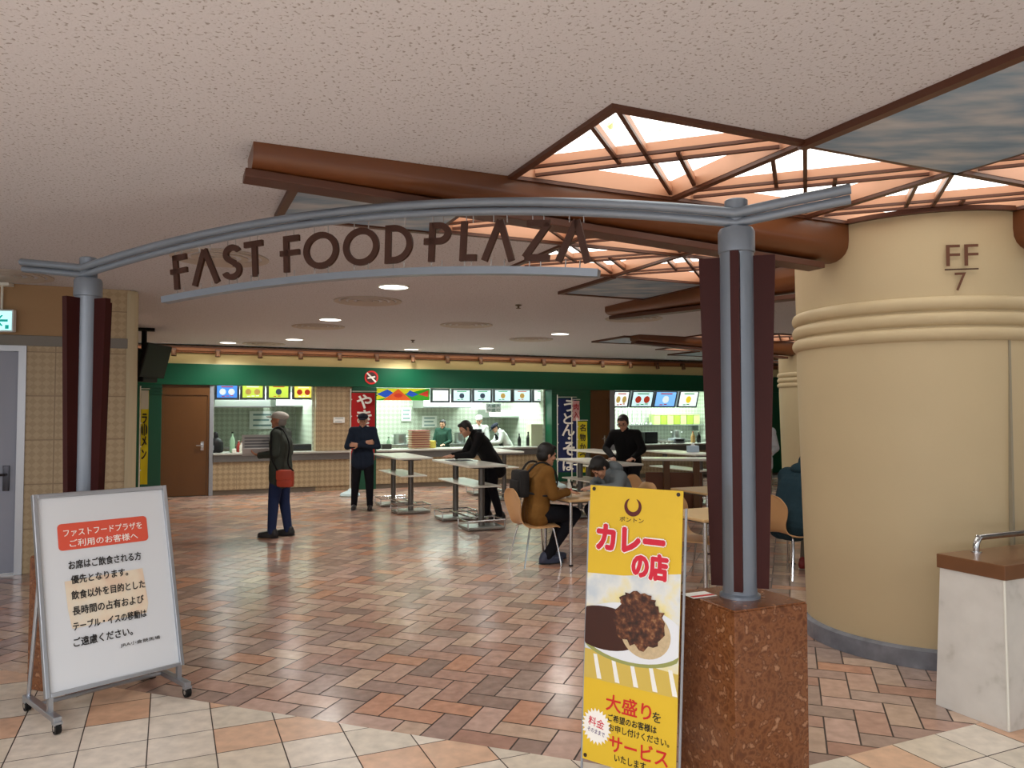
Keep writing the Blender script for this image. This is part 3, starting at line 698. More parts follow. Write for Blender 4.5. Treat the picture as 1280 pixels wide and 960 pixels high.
for (nm, lb, px0, px1, py0, py1, d0, d1, m) in (
    ('napkin_box', 'small white napkin box in front of the bottles on the left counter', 291, 296, 561, 566, .0, .12, white_top),
    ('grill_machine', 'low dark grill machine behind the old man on the left counter', 366, 393, 555, 565, .3, .6, mat('dark_steel', (66, 66, 62), .4, .6)),
    ('rice_cooker', 'dark boxy cooker at the left of the middle counter', 478, 490, 555, 562, .3, .6, mat('dark_steel', (66, 66, 62), .4, .6)),
    ('sauce_tub', 'yellow-green tub right of the tray stack on the middle counter', 537, 545, 551, 562, .3, .55, yg),
    ('steel_pot_box', 'pale steamer box at the right of the middle counter', 664, 680, 530, 562, .3, .6, mat('pale_cream_plastic', (200, 206, 176), .5)),
    ('cash_register', 'grey cash register on the right counter near the grey post', 843, 856, 548, 556, .2, .5, grey_fr),
    ('card_reader', 'pale blue boxed card holder on the front of the right counter', 848, 858, 557, 566, .02, .16, mat('pale_blue_plastic', (170, 190, 210), .4)),
    ('food_warmer', 'dark food warmer behind the man in black on the right counter', 806, 822, 540, 556, .35, .6, black)):
    t, a, b_, z0, z1 = kbox(nm, lb, nm.replace('_', ' '), px0, px1, py0, py1, d0, d1, m, zfloor=.84)
    if nm in ('cash_register', 'grill_machine', 'food_warmer'):
        MB().wbox(a+.04, b_-.04, d0-.012, d0-.002, z0+.04, z1-.03, .003).build('front_panel', mat('panel_dark', (40, 44, 48), .3), t)
# tray stack
tray0 = None
for i in range(8):
    p = wp(s_of(524, .35), .35, .84+i*.052)
    if tray0 is None:
        tray0 = thing('serving_tray', 'tray in the tall stack on the middle counter, cream with a red-brown rim', 'tray', p, GA, 'stacked trays on the middle counter')
        MB().box((0, 0, .014), (.42, .3, .028), 0, .01).build('tray_base', mat('tray_cream', (214, 196, 160), .5), tray0, local=True)
        MB().box((0, 0, .036), (.45, .33, .014), 0, .006).build('tray_rim', mat('tray_red', (150, 72, 58), .5), tray0, local=True)
    else: dup(tray0, p, GA, tray0['label'])
# right stall: shelf, green crates, hanging utensils, pots
s0 = s_of(786, 2.2); s1 = s_of(880, 2.2)
t = thing('wall_shelf', 'steel wall shelf at the back of the right stall holding green crates', 'shelf', wp((s0+s1)/2, 2.4, 1.28)); MB().wbox(s0, s1, 2.2, 2.6, 1.26, 1.29, .004).build('shelf_board', steel, t)
MB().wbox(s0+.1, s0+.13, 2.3, 2.6, 1.1, 1.26).wbox(s1-.13, s1-.1, 2.3, 2.6, 1.1, 1.26).build('bracket', steel, t)
gcr = mat('lime_plastic', (150, 176, 60), .5); lgc = mat('pale_lime_plastic', (190, 206, 130), .5)
for i in range(7):
    a = s_of(818+8.2*i, 2.22); b_ = s_of(825.5+8.2*i, 2.22)
    t = thing('food_crate', 'upright lime green crate in the row on the shelf of the right stall', 'crate', wp((a+b_)/2, 2.36, 1.292), 0, 'green crates on the right stall shelf')
    MB().wbox(a, b_, 2.22, 2.5, 1.292, 1.56, .012).build('crate_body', gcr if i % 2 else lgc, t); MB().wbox(a-.004, b_+.004, 2.21, 2.51, 1.56, 1.58, .004).build('rim', lgc, t)
s0 = s_of(770, 2.3); s1 = s_of(815, 2.3)
t = thing('utensil_rail', 'steel utensil rail at the back left of the right stall', 'rail', wp(s0, 2.3, 1.72)); MB().tube([wp(s0, 2.3, 1.72), wp(s1, 2.3, 1.72)], .012, 8).tube([wp(s0, 2.3, 1.72), wp(s0, 2.6, 1.72)], .012, 8).tube([wp(s1, 2.3, 1.72), wp(s1, 2.6, 1.72)], .012, 8).build('rod', steel, t)
for i in range(8):
    s = s0+.06+(s1-s0-.12)*i/7
    t = thing('ladle', 'long steel ladle hanging from the utensil rail in the right stall', 'ladle', wp(s, 2.285, 1.38), 0, 'ladles hanging in the right stall')
    MB().tube([wp(s, 2.285, 1.70), wp(s, 2.285, 1.35)], .009, 6).build('handle', steel, t); MB().ell(wp(s, 2.285, 1.31), (U*.05, N*.04, Z*.045)).build('bowl', steel, t, True)
for i, (px, d, r, h, lb) in enumerate(((793, 2.1, .12, .22, 'steel pot at the left end of the right stall bench'), (812, 2.1, .15, .18, 'wide steel pot in the middle of the right stall bench'), (845, 2.1, .13, .26, 'tall steel pot near the post on the right stall bench'),
        (500, 2.2, .16, .24, 'steel stock pot at the left of the middle stall bench'), (575, 2.25, .14, .26, 'steel stock pot behind the leaning man, middle stall bench'), (650, 2.2, .13, .3, 'tall steel pot at the right of the middle stall bench'), (330, 2.1, .15, .2, 'steel pot behind the newspaper on the left stall bench'))):
    t = thing('cooking_pot', lb, 'pot', wp(s_of(px, d), d, .86))
    MB().lathe((0, 0, 0), [(r*.96, 0), (r, .01), (r, h), (r*1.05, h+.008), (r*.95, h+.012), (r*.94, h*.5), (0, h*.5)], 20).build('pot_body', steel, t, True, local=True)
    MB().tube([(r, -.05, h*.8), (r+.05, -.05, h*.82), (r+.05, .05, h*.82), (r, .05, h*.8)], .009, 6).build('pot_handle', steel, t, local=True)
    MB().tube([(-r, -.05, h*.8), (-r-.05, -.05, h*.82), (-r-.05, .05, h*.82), (-r, .05, h*.8)], .009, 6).build('pot_handle', steel, t, local=True)
for i, (px, lb) in enumerate(((866, 'tan bottle near the grey post on the right counter'), (873, 'dark bottle beside the grey post on the right counter'))): bottle(px, .35, .3, .06, (mat('tan_plastic', (190, 150, 90), .5), dg)[i], (rc, white_top)[i], lb)
for i, (px, lb) in enumerate(((660, 'dark tall bottle, left of a pair on the middle counter right end'), (649, 'dark bottle beside the stooping cook on the middle counter'), (486, 'small green bottle on the left of the middle counter'))): bottle(px, .45, (.34, .3, .26)[i], .045, (dg, dg, pg)[i], black, lb)
for i in range(4):
    s = s_of(826+5*i, .3); t = thing('rice_bowl', 'small white bowl in the row on the right counter', 'bowl', wp(s, .3, .84), 0, 'white bowls on the right counter')
    MB().lathe((0, 0, 0), [(.03, 0), (.035, .012), (.065, .05), (.07, .07), (.064, .07), (.03, .02), (0, .02)], 16).build('bowl_body', white_top, t, True, local=True)

# ------------------------------------------------------------------ left walls, door, exit sign
LW0 = at_z(13, 719, 0)
def lp(s, d, z): return LW0 + U*s + N*d + Z*z
LE = 1.06
q = MB()
def lbox(mb, s0, s1, d0, d1, z0, z1, bev=0): return mb.obox(lp((s0+s1)/2, (d0+d1)/2, (z0+z1)/2), U, N, Z, (s1-s0)/2, (d1-d0)/2, (z1-z0)/2, bev)
lbox(q, .1, LE, 0, .3, 0, 2.36); lbox(q, -5, -1.1, 0, .3, 0, 2.36)
struct(q.build('wall_left', q_wall))
struct(lbox(MB(), -5, LE, 0, .3, 2.47, H).build('wall_left_upper', mat('tan_paint', (166, 134, 96), .7)))
struct(lbox(MB(), -5, LE+.01, -.015, .3, 2.36, 2.47, .004).build('trim_9', mat('grey_band', (120, 116, 108), .5)))
E0 = lp(LE, 0, 0); E1 = wp(sx[158]-.1, 0, 0); sd = (E1-E0); sd.z = 0; sl = sd.length; sd.normalize(); sn = Vector((sd.y, -sd.x, 0))
if sn.x < 0: sn = -sn
struct(MB().obox(E0+sd*(sl/2)-sn*.16+Z*(H/2), sd, sn, Z, sl/2, .15, H/2, .0).build('wall_left_side', q_wall))
struct(MB().obox(E0+sd*.03+Z*(H/2)+sn*.02, sd, sn, Z, .05, .06, H/2-.001, .04).build('trim_10', mat('pale_corner', (186, 172, 140), .6)))
d = bpy.data.objects.new('door_1', None); COL.objects.link(d); d.location = lp(-.5, 0, 0); struct(d)
lbox(MB(), -1.04, .03, .03, .08, .02, 2.30, .004).build('door_panel', mat('lavender_grey_door', (150, 156, 172), .45), d)
f = MB(); lbox(f, .03, .1, -.02, .3, 0, 2.36); lbox(f, -1.1, -1.04, -.02, .3, 0, 2.36); lbox(f, -1.04, .03, -.02, .3, 2.30, 2.36); f.build('door_frame', mat('silver_frame', (176, 180, 186), .35, .5), d)
h = MB(); lbox(h, -.09, -.03, .01, .03, .86, 1.12, .004); h.tube([lp(-.06, .02, 1.03), lp(-.06, -.05, 1.03), lp(-.18, -.05, 1.03)], .012, 8); h.build('door_handle', mat('dark_handle', (60, 60, 66), .3, .8), d, True)
# exit sign
p = at_z(2, 358, H)
p = Vector((p.x-.12, p.y*.97, H)); ex = Vector((1, .1, 0)).normalized(); ey = Z; nn = ex.cross(ey); c = at_Y(-6, 401, p.y)
t = thing('exit_sign', 'green and white lit emergency exit sign hanging at the left edge', 'exit sign', (c.x, c.y, H))
MB().obox(c, ex, nn, Z, .19, .03, .115, .008).build('housing', mat('sign_housing', (225, 230, 232), .4), t)
MB().obox(c+nn*.032, ex, nn, Z, .175, .002, .098).build('lit_face', emat('exit_white', (190, 250, 250), .95), t)
eg = emat('exit_green', (0, 160, 150), .7); a_ = MB()
def ap(pts): a_.poly([c+nn*.037+ex*x+Z*y for x, y in pts], nn, .002)
ap([(.02, 0), (.075, .055), (.095, .055), (.06, .012), (.14, .012), (.14, -.012), (.06, -.012), (.095, -.055), (.075, -.055)])
ap([(.115, -.045), (.15, -.045), (.15, -.085), (.115, -.085)]); ap([(-.12, .08), (-.02, .08), (-.02, -.08), (-.12, -.08)])
a_.build('exit_pictogram', eg, t)
MB().tube([c+Z*.11+ex*.06, Vector((c.x, c.y, H-.01))+ex*.06], .012, 8).build('hanger', white_top, t); MB().obox(Vector((c.x, c.y, H-.02))+ex*.06, ex, nn, Z, .09, .05, .018, .006).build('mount', white_top, t)
# hanging televisions
tv = at_Y(180, 440, 12.2)
t = thing('hanging_television', 'black televisions on a ceiling bracket at the left above the green pilaster', 'television', (tv.x, tv.y, H))
MB().tube([(tv.x, tv.y, H), (tv.x, tv.y, 2.55)], .04, 10).build('ceiling_pole', black, t); MB().box((tv.x, tv.y, 2.98), (.3, .2, .04), GA).build('ceiling_plate', black, t)
tl = R(14); nx = Vector((math.cos(tl), 0, -math.sin(tl))); nz = Vector((math.sin(tl), 0, math.cos(tl)))
cR = Vector((tv.x+.17, tv.y, 2.48)); MB().obox(cR, nx, Vector((0, 1, 0)), nz, .03, .42, .27, .01).build('screen', black, t); MB().obox(cR+nx*.031, nx, Vector((0, 1, 0)), nz, .002, .39, .24).build('glass', mat('screen_glass', (8, 8, 10), .5, spec=.2), t)
cL = Vector((tv.x-.08, tv.y, 2.42)); MB().box(cL, (.22, .8, .5), 0, .03).build('rear_screen', black, t)
MB().box((tv.x+.05, tv.y, 2.2), (.12, .5, .12), 0, .02).build('speaker_box', black, t)

# ------------------------------------------------------------------ ceiling downlights and diffusers
dl = None
for px, py, dd in ((492, 358, 0), (413, 399, 0), (368, 424, 0), (285, 433.5, 14.7), (514, 443, 16.3), (608, 436, 16.0), (700, 417, 0)):
    p = at_z(px, py, H)
    if dd: p = at_Y(px, py, dd)
    p.z = H
    if dl is None:
        dl = thing('downlight', 'round white lit ceiling downlight, nearest one, under the arch centre', 'ceiling light', p, 0, 'round ceiling downlights')
        MB().lathe((0, 0, 0), [(.15, -.012), (.165, -.012), (.165, 0), (.15, 0), (.15, -.012)], 28, False).build('bezel', white_top, dl, local=True); MB().lathe((0, 0, -.008), [(.15, 0), (.15, .006)], 28).build('lens', mat('lit_lens', (255, 252, 244), .4, emit=4), dl, local=True)
        o = dl
    else:
        o = dup(dl, p, 0, {413: 'round lit downlight second from the front, under the left half of the arch', 368: 'round lit downlight in front of the left stall, third back from the arch', 285: 'round lit downlight nearest the rail above the brown door at left', 514: 'round lit downlight against the rail, above the geometric panel', 608: 'round lit downlight in front of the middle stall cooks', 700: 'round lit downlight nearest the shorter beam at right'}[px])
    area('downlight_lamp', (p.x, p.y, H-.03), .28, .28, 30, (1, .95, .88), shape='DISK', spread=150)
vt = None; ventm = mat('vent_grey', (190, 180, 170), .6)
for px, py, lb in ((583, 406, 'round ringed air diffuser in the middle of the ceiling'), (460, 376, 'round air diffuser behind the nearest downlight'), (398, 408, 'round air diffuser left of the second downlight'), (664, 424, 'round air diffuser left of the downlight near the shorter beam'), (792, 398, 'round air diffuser under the shorter beam end'),
                   (275, 322, 'large round air diffuser behind the word FAST'), (8, 344, 'round air diffuser at the left edge above the exit sign'), (330, 438, 'small far air diffuser near the rail, above the left stall')):
    p = at_z(px, py, H)
    if px == 330: p = at_Y(px, py, 15.0); p.z = H
    if vt is None:
        vt = thing('air_diffuser', lb, 'air vent', p, 0, 'round ceiling air diffusers')
        pr = MB()
        for r in (.12, .22, .31, .39): pr.lathe((0, 0, 0), [(r-.045, -.001), (r-.045, -.004), (r, -.014), (r+.012, -.012), (r+.012, -.001), (r-.045, -.001)], 36, False)
        pr.build('rings', ventm, vt, True, local=True); MB().lathe((0, 0, -.02), [(.04, 0), (.06, .01), (.06, .02)], 20).build('centre_cap', ventm, vt, local=True)
    else: dup(vt, p, 0, lb)
for px, py, lb in ((648, 381, 'tiny dark sprinkler head left of the shorter beam'), (516, 425, 'tiny sprinkler head above the middle stall, left one')):
    p = at_z(px, py, H); t = thing('sprinkler', lb, 'sprinkler', p); MB().lathe((0, 0, -.03), [(.01, -.02), (.03, -.018), (.03, -.012), (.012, -.01), (.012, .01), (.04, .02), (.04, .03)], 14).build('sprinkler_head', mat('dull_brass', (110, 96, 80), .4, .6), t, local=True)

# ------------------------------------------------------------------ entrance arch, posts and granite blocks
PR = Vector((1.03, 3.5, 0)); SPAN = 3.94
def ar(t, z, off=0): return PR - AD*t + AN*off + Z*z
def t_of(px):
    k = (px-640)/F; d = -AD          # PR + d*t
    return (k*PR.y-PR.x)/(d.x-k*d.y)
def block(c, rz, h, label):
    t = thing('granite_block', label, 'plinth', c, rz)
    MB().box((0, 0, h/2-.004), (.40, .40, h-.008), 0, .004).build('block_body', granite, t, local=True)
    MB().box((0, 0, h-.004), (.392, .392, .008), 0, .003).build('top_slab', granite, t, local=True)
block(ar(0, 0), GA, .845, 'red-brown granite block in the foreground carrying the grey post, beside the yellow banner')
block(ar(SPAN, 0), math.atan2(AD.y, AD.x), .80, 'red-brown granite block half hidden behind the white notice board')
def post(c, h0, label):
    t = thing('arch_post', label, 'post', c+Z*h0)
    MB().lathe(c, [(.09, h0), (.09, h0+.012), (.076, h0+.02), (.076, 2.40), (.082, 2.405), (.082, 2.50), (.074, 2.515), (.052, 2.52), (.052, 2.645), (.046, 2.65)], 40).build('pole', steel_blue, t, True)
    for q in range(4):
        a = math.atan2(AD.y, AD.x)+q*math.pi/2; d = Vector((math.cos(a), math.sin(a), 0)); p = Vector((-d.y, d.x, 0))
        b = MB()
        pts = [c+d*.06+Z*(h0+.045), c+d*.125+Z*(h0+.045), c+d*.168+Z*2.385, c+d*.06+Z*2.385]
        b.poly([x+p*.019 for x in pts], p, .038); b.build('fin', maroon, t)
post(ar(0, 0), .845, 'grey steel arch post with four maroon fins standing on the right granite block')
post(ar(SPAN, 0), .80, 'grey steel arch post with maroon fins behind the white notice board at left')
zarch = lambda t: 2.578+.19*(1-((t-SPAN/2)/(SPAN/2))**2)
t = thing('entrance_arch', 'curved grey steel entrance arch with the brown letters FAST FOOD PLAZA', 'arch', ar(SPAN/2, 2.4))
arm = [ar(-.48, 2.642), ar(-.24, 2.612)]; arml = [ar(SPAN+.24, 2.612), ar(SPAN+.52, 2.648)]
up = [ar(SPAN*i/40, zarch(SPAN*i/40), .05) for i in range(41)]
MB().tube([p+AN*.05 for p in arm]+up+[p+AN*.05 for p in arml], .023, 14).build('upper_tube', steel_blue, t, True)
MB().tube([p-Z*.043+AN*.035 for p in arm]+[p-Z*.043-AN*.015 for p in up]+[p-Z*.043+AN*.035 for p in arml], .021, 14).build('lower_tube', steel_blue, t, True)
zb = lambda q: 2.415-.072*((q-1.96)/1.32)**2
lo = MB(); n = 36; sec = []
for i in range(n+1):
    q = .635+(3.285-.635)*i/n; a = ar(q, zb(q), .04); sl = 2*-.072*(q-1.96)/1.32**2; up_ = (Z+AD*sl).normalized()
    sec.append([a+up_*.019+AN*.03, a+up_*.019-AN*.03, a-up_*.019-AN*.03, a-up_*.019+AN*.03])
lo.add([v for s in sec for v in s], [(0, 1, 2, 3), (4*n, 4*n+1, 4*n+2, 4*n+3)]+[(4*i+j, 4*i+(j+1) % 4, 4*i+4+(j+1) % 4, 4*i+4+j) for i in range(n) for j in range(4)])
lo.build('letter_bar', steel_blue, t)
LT = .165
def seg(mb, a, b, fr, w=LT):
    x0, y0 = a; x1, y1 = b; o, ex, ey, sxx, syy = fr
    A = o+ex*x0*sxx+ey*y0*syy; B = o+ex*x1*sxx+ey*y1*syy; d = (B-A).normalized(); nn = ex.cross(ey); p = nn.cross(d)
    mb.obox((A+B)/2, d, p, nn, (B-A).length/2, w*syy/2, .009)
def arc(mb, c, rx, ry, a0, a1, fr, n=28, w=LT):
    o, ex, ey, sxx, syy = fr; nn = ex.cross(ey); vs = []; hw = w*syy/2
    for i in range(n+1):
        a = R(a0+(a1-a0)*i/n)
        for r_, z_ in ((-hw, -.009), (hw, -.009), (hw, .009), (-hw, .009)):
            vs.append(o+ex*(c[0]*sxx+(rx*sxx+r_)*math.cos(a))+ey*(c[1]*syy+(ry*syy+r_)*math.sin(a))+nn*z_)
    mb.add(vs, [(0, 1, 2, 3), (4*n, 4*n+1, 4*n+2, 4*n+3)]+[(4*i+j, 4*i+(j+1) % 4, 4*i+4+(j+1) % 4, 4*i+4+j) for i in range(n) for j in range(4)])
h_ = LT/2
def hx(fr): return h_*fr[4]/fr[3]
def glyph(ch, fr):
    mb = MB(); k = hx(fr)
    if ch == 'F': seg(mb, (.32, 0), (.32, 1), fr); seg(mb, (.32-k, 1-h_), (1, 1-h_), fr); seg(mb, (0, .53), (1, .53), fr, LT*.9)
    if ch == 'A': seg(mb, (k, 0), (.5, 1), fr); seg(mb, (1-k, 0), (.5, 1), fr)
    if ch == 'S': arc(mb, (.52, .74), .44-k, .26-h_, 20, 230, fr); arc(mb, (.48, .27), .48-k, .27-h_, 75, -165, fr); seg(mb, (.30, .60), (.62, .47), fr)
    if ch == 'T': seg(mb, (.55, 0), (.55, 1), fr); seg(mb, (0, 1-h_), (1, 1-h_), fr)
    if ch == 'O': arc(mb, (.5, .5), .5-k, .5-h_, 0, 360, fr, 40)
    if ch == 'D': seg(mb, (k, 0), (k, 1), fr); arc(mb, (.3, .5), .7-k, .5-h_, -90, 90, fr); seg(mb, (k, 1-h_), (.32, 1-h_), fr); seg(mb, (k, h_), (.32, h_), fr)
    if ch == 'P': seg(mb, (.30, 0), (.30, 1), fr); arc(mb, (.55, .72), .45-k, .28-h_, -90, 90, fr); seg(mb, (.30, 1-h_), (.57, 1-h_), fr); seg(mb, (0, .44+h_), (.57, .44+h_), fr)
    if ch == 'L': seg(mb, (k, 0), (k, 1), fr); seg(mb, (k, h_), (1, h_), fr)
    if ch == 'Z': seg(mb, (.12, 1-h_), (.92, 1-h_), fr); seg(mb, (k, h_), (1, h_), fr); seg(mb, (k, h_), (.88, 1-h_), fr)
    return mb
for ch, p0, p1 in (('F', 219.5, 240), ('A', 245, 279.5), ('S', 283, 308), ('T', 311, 334), ('F', 355, 379), ('O', 384, 427.5), ('O', 433, 477.5), ('D', 485, 519), ('P', 533, 566), ('L', 578, 599), ('A', 605, 647), ('Z', 655, 690), ('A', 697, 742)):
    q0 = t_of(p0); q1 = t_of(p1); q = (q0+q1)/2; sl = -2*.072*(q-1.96)/1.32**2*-1; ang = math.atan(sl)
    ex = (AD*math.cos(ang)+Z*math.sin(ang)*1).normalized(); ey = (Z*math.cos(ang)-AD*math.sin(ang)).normalized(); wd = q0-q1
    o = ar(q, zb(q)+.05, .04)-ex*wd/2
    L = glyph(ch, (o, ex, ey, wd, .205)).build('letter', letter_m, t)
    for f in (.3, .7):
        b0 = o+ex*wd*f; MB().tube([b0-ey*.035, b0+ey*.01], .0035, 6).build('pin', chrome, L); b1 = b0+ey*.195; qq = q+wd*(.5-f); MB().tube([b1, Vector((b1.x, b1.y, zarch(qq)-.04))], .003, 6).build('pin', chrome, L)

# ------------------------------------------------------------------ white notice board on castors
alu = mat('aluminium', (176, 182, 190), .3, .8)
e1 = Vector((.664, .748, 0)).normalized(); n1 = Vector((e1.y, -e1.x, 0)); tl = R(15)
ey1 = (Z*math.cos(tl)-n1*math.sin(tl)).normalized(); nb = e1.cross(ey1)
BLc = Vector((-2.46, 4.12, .17)); BWd = .72; BH = 1.067
bp_ = lambda u, v, l=0: BLc + e1*(u*BWd) + ey1*((1-v)*BH) + nb*l
t = thing('notice_board', 'white notice board in an aluminium frame on castors at lower left, with a red heading', 'notice board', BLc+e1*BWd/2-n1*.12-Z*.17)
MB().obox(bp_(.5, .5, -.012), e1, ey1, nb, BWd/2-.01, BH/2-.01, .010).build('white_panel', mat('board_white', (214, 220, 226), .22, coat=.4), t)
fr = MB()
for u in (0, 1): fr.obox(bp_(u, .5), e1, ey1, nb, .012, BH/2+.012, .018, .004)
for v in (0, 1): fr.obox(bp_(.5, v), e1, ey1, nb, BWd/2-.012, .012, .018, .004)
fr.build('frame', alu, t)
pts = []
for cx, cy, a0 in ((.80, .175, 90), (.80, .275, 0), (.175, .275, -90), (.175, .175, 180)):
    for k in range(6):
        a = R(a0-18*k if False else a0-90*k/5); pts.append(bp_(cx+.03*math.cos(a), cy-.03*BWd/BH*math.sin(a), .0018))
hd = MB().poly(pts, nb, .001).build('red_heading', mat('orange_red_panel', (216, 84, 62), .4), t)
text('ファストフードプラザを', white_ink, t, bp_(.485, .205, .002), e1, ey1, .60*BWd, .042, .008); text('ご利用のお客様へ', white_ink, t, bp_(.485, .262, .002), e1, ey1, .52*BWd, .042, .008)
MB().poly([bp_(u, v, .001) for u, v in ((.17, .455), (.76, .445), (.78, .64), (.76, .69), (.2, .70), (.18, .6))], nb, .0008).build('faded_patch', ramp_mat('cream_patch', [(.35, (220, 218, 206)), (.5, (226, 214, 192)), (.65, (222, 196, 172))], 'noise', 5, .5), t)
for body, u0, u1, v, h in (('お席はご飲食される方', .205, .755, .375, .052), ('優先となります。', .215, .64, .452, .05), ('飲食以外を目的とした', .21, .765, .532, .052), ('長時間の占有および', .21, .745, .612, .052), ('テーブル・イスの移動は', .205, .755, .69, .05), ('ご遠慮ください。', .2, .635, .77, .052), ('JRA小倉競馬場', .535, .845, .835, .026)):
    text(body, ink, t, bp_((u0+u1)/2, v, .003), e1, ey1, (u1-u0)*BWd, h*BH*.86, .022 if h > .03 else .008)
for u, nm in ((0.02, 'l'), (.98, 'r')):
    f0 = BLc+e1*(u*BWd)-Z*.17
    ft = MB(); ft.obox(f0-n1*.13+Z*.075, n1, e1, Z, .25, .02, .014, .004); ft.obox(f0-n1*.0+Z*.125, n1, e1, Z, .014, .012, .05); ft.build('foot_bar', alu, t)
    MB().tube([f0-n1*.34+Z*.085, bp_(u, .38, -.03)], .011, 8).build('back_strut', alu, t)
    for q in (.11, -.36):
        c = f0+n1*q+Z*.032; w = MB(); w.tube([c-e1*.014, c+e1*.014], .03, 16)
        o = w.build('castor', black, t, True); MB().tube([c-e1*.016, c+e1*.016], .014, 12).build('hub', chrome, o); MB().obox(c+Z*.026, n1, e1, Z, .02, .02, .008).build('fork', alu, o)
MB().tube([BLc-n1*.2-Z*.095, BLc+e1*BWd-n1*.2-Z*.095], .012, 8).build('cross_bar', alu, t)

p = at_z(874, 744, .846)
t = thing('leaflet', 'small white leaflet with a red heading lying on top of the right granite block', 'leaflet', p)
MB().box(p+Z*.002, (.13, .09, .003), GA, .001).build('sheet', paper, t); MB().box(p+Z*.004+V*.025, (.12, .022, .001), GA).build('red_strip', red_ink, t)

# ------------------------------------------------------------------ yellow curry banner on a stand
TLb = Vector((.368, 3.61, 1.335)); exb = Vector((.371, -.28, 0)).normalized(); BWb = .465; BLb = Vector((.318, 3.58, .092))
BHb = (TLb-BLb).length; eyb = (TLb-BLb).normalized(); nbb = exb.cross(eyb).normalized()
y_p = lambda u, v, l=0: TLb + exb*(max(0, min(1, u))*BWb) - eyb*(v*BHb) + nbb*l
t = thing('curry_banner', 'tall yellow banner with red lettering and a plate of curry, beside the granite block', 'banner', y_p(.5, 1)-Z*.09+nbb*-.1)
yel = mat('yellow_banner', (222, 186, 42), .5, var=.04)
MB().obox(y_p(.5, .5, -.002), exb, eyb, nbb, BWb/2, BHb/2, .0018).build('banner_sheet', yel, t)
def flat(us, m, nm, l): return MB().poly([y_p(u, v, l) for u, v in us], nbb, .0008).build(nm, m, t)
def el(cu, cv, ru, rv, n=36, a0=0, a1=360): return [(cu+ru*math.cos(R(a0+(a1-a0)*i/n)), cv+rv*math.sin(R(a0+(a1-a0)*i/n))) for i in range(n)]
flat([(0, .325), (.4, .318), (1, .285), (1, .705), (0, .705)], ramp_mat('pale_picture_ground', [(.3, (196, 208, 216)), (.5, (222, 226, 222)), (.7, (232, 220, 150))], 'noise', 9, .5), 'picture_ground', .001)
flat([(0, .60), (1, .625), (1, .705), (0, .705)], mat('tablecloth_print', (206, 180, 84), .6), 'printed_tablecloth', .0016)
for k in range(5): flat([(.1+.2*k, .615), (.14+.2*k, .615), (.2+.2*k, .70), (.15+.2*k, .70)], paper, 'printed_stripe', .0022)
flat([(u, v) for u, v in el(.5, .545, .56, .085)], mat('plate_shadow_rim', (150, 156, 90), .5), 'plate_rim', .003)
flat(el(.5, .515, .58, .103), mat('plate_white', (226, 232, 238), .4), 'plate', .004)
flat(el(.22, .515, .42, .078), mat('curry_sauce', (58, 22, 10), .35, var=.2), 'curry_sauce', .005)
flat(el(.66, .51, .26, .085), mat('rice_print', (196, 176, 140), .6, var=.25, vscale=60), 'rice', .0054)
meat = ramp_mat('meat_print', [(.3, (34, 16, 10)), (.48, (74, 38, 22)), (.6, (112, 66, 40)), (.75, (170, 130, 90))], 'noise', 42, .5)
rr = random.Random(3)
flat([(.60+.27*math.cos(R(10*i))*(1+.12*rr.uniform(-1, 1)), .475+.088*math.sin(R(10*i))*(1+.15*rr.uniform(-1, 1))) for i in range(36)], meat, 'meat_heap', .006)
flat([(.58+.19*math.cos(R(12*i))*(1+.15*rr.uniform(-1, 1)), .405+.04*math.sin(R(12*i))*(1+.2*rr.uniform(-1, 1))) for i in range(30)], meat, 'meat_heap', .0066)
mg = mat('maroon_ink', (88, 24, 22), .6)
for a0, a1 in ((-60, -250 + 0), ): pass
lg = MB(); ring(lg, y_p(.485, .066), exb, eyb, .026, .046, .002, 40, R(118), R(422), True); lg.build('wreath_mark', mg, t)
text('ポントン', mat('brown_ink', (70, 50, 30), .6), t, y_p(.475, .115), exb, eyb, .26*BWb, .022, .012, .002)
whi = white_ink
pk = mat('pink_red_ink', (206, 30, 56), .6)
for body, u, v, w_, h_2 in (('カレー', .47, .186, .72, .086), ('の店', .69, .272, .36, .086)):
    text(body, whi, t, y_p(u, v), exb, eyb, w_*BWb, h_2*BHb, .105, .0075); text(body, pk, t, y_p(u, v), exb, eyb, w_*BWb, h_2*BHb, .06, .0095)
for body, u0, u1, v, h, m, of in (('大盛り', .26, .74, .775, .058, red_ink, .02), ('を', .755, .84, .785, .034, ink, .012), ('ご希望のお客様は', .285, .80, .828, .026, ink, .02), ('お申し付けください。', .30, .93, .862, .026, ink, .016), ('サービス', .31, .92, .915, .056, red_ink, .02), ('いたします。', .37, .73, .962, .026, ink, .016)):
    text(body, m, t, y_p((u0+u1)/2, v), exb, eyb, (u1-u0)*BWb, h*BHb, of, .002)
c0 = y_p(.16, .873); st = []
for i in range(48):
    r_ = .078 if i % 2 else .062; a = R(7.5*i); st.append(c0+exb*r_*math.cos(a)+eyb*r_*math.sin(a)*1.05+nbb*.002)
MB().poly(st, nbb, .0008).build('starburst', white_ink, t)
text('料金', pk, t, c0+eyb*.018, exb, eyb, .082, .04, .012, .003, rot=-.12); text('そのままで', mat('violet_ink', (80, 50, 110), .6), t, c0-eyb*.022, exb, eyb, .09, .02, .008, .003, rot=-.12)
for u, v in ((.045, .013), (.955, .013), (.045, .985), (.955, .985)):
    MB().poly([y_p(u, v, .003)+exb*.009*math.cos(R(30*i))+eyb*.009*math.sin(R(30*i)) for i in range(12)], nbb, .002).build('eyelet', mat('dark_eyelet', (40, 26, 16), .4), t)
cc = y_p(.5, .55, -.05)
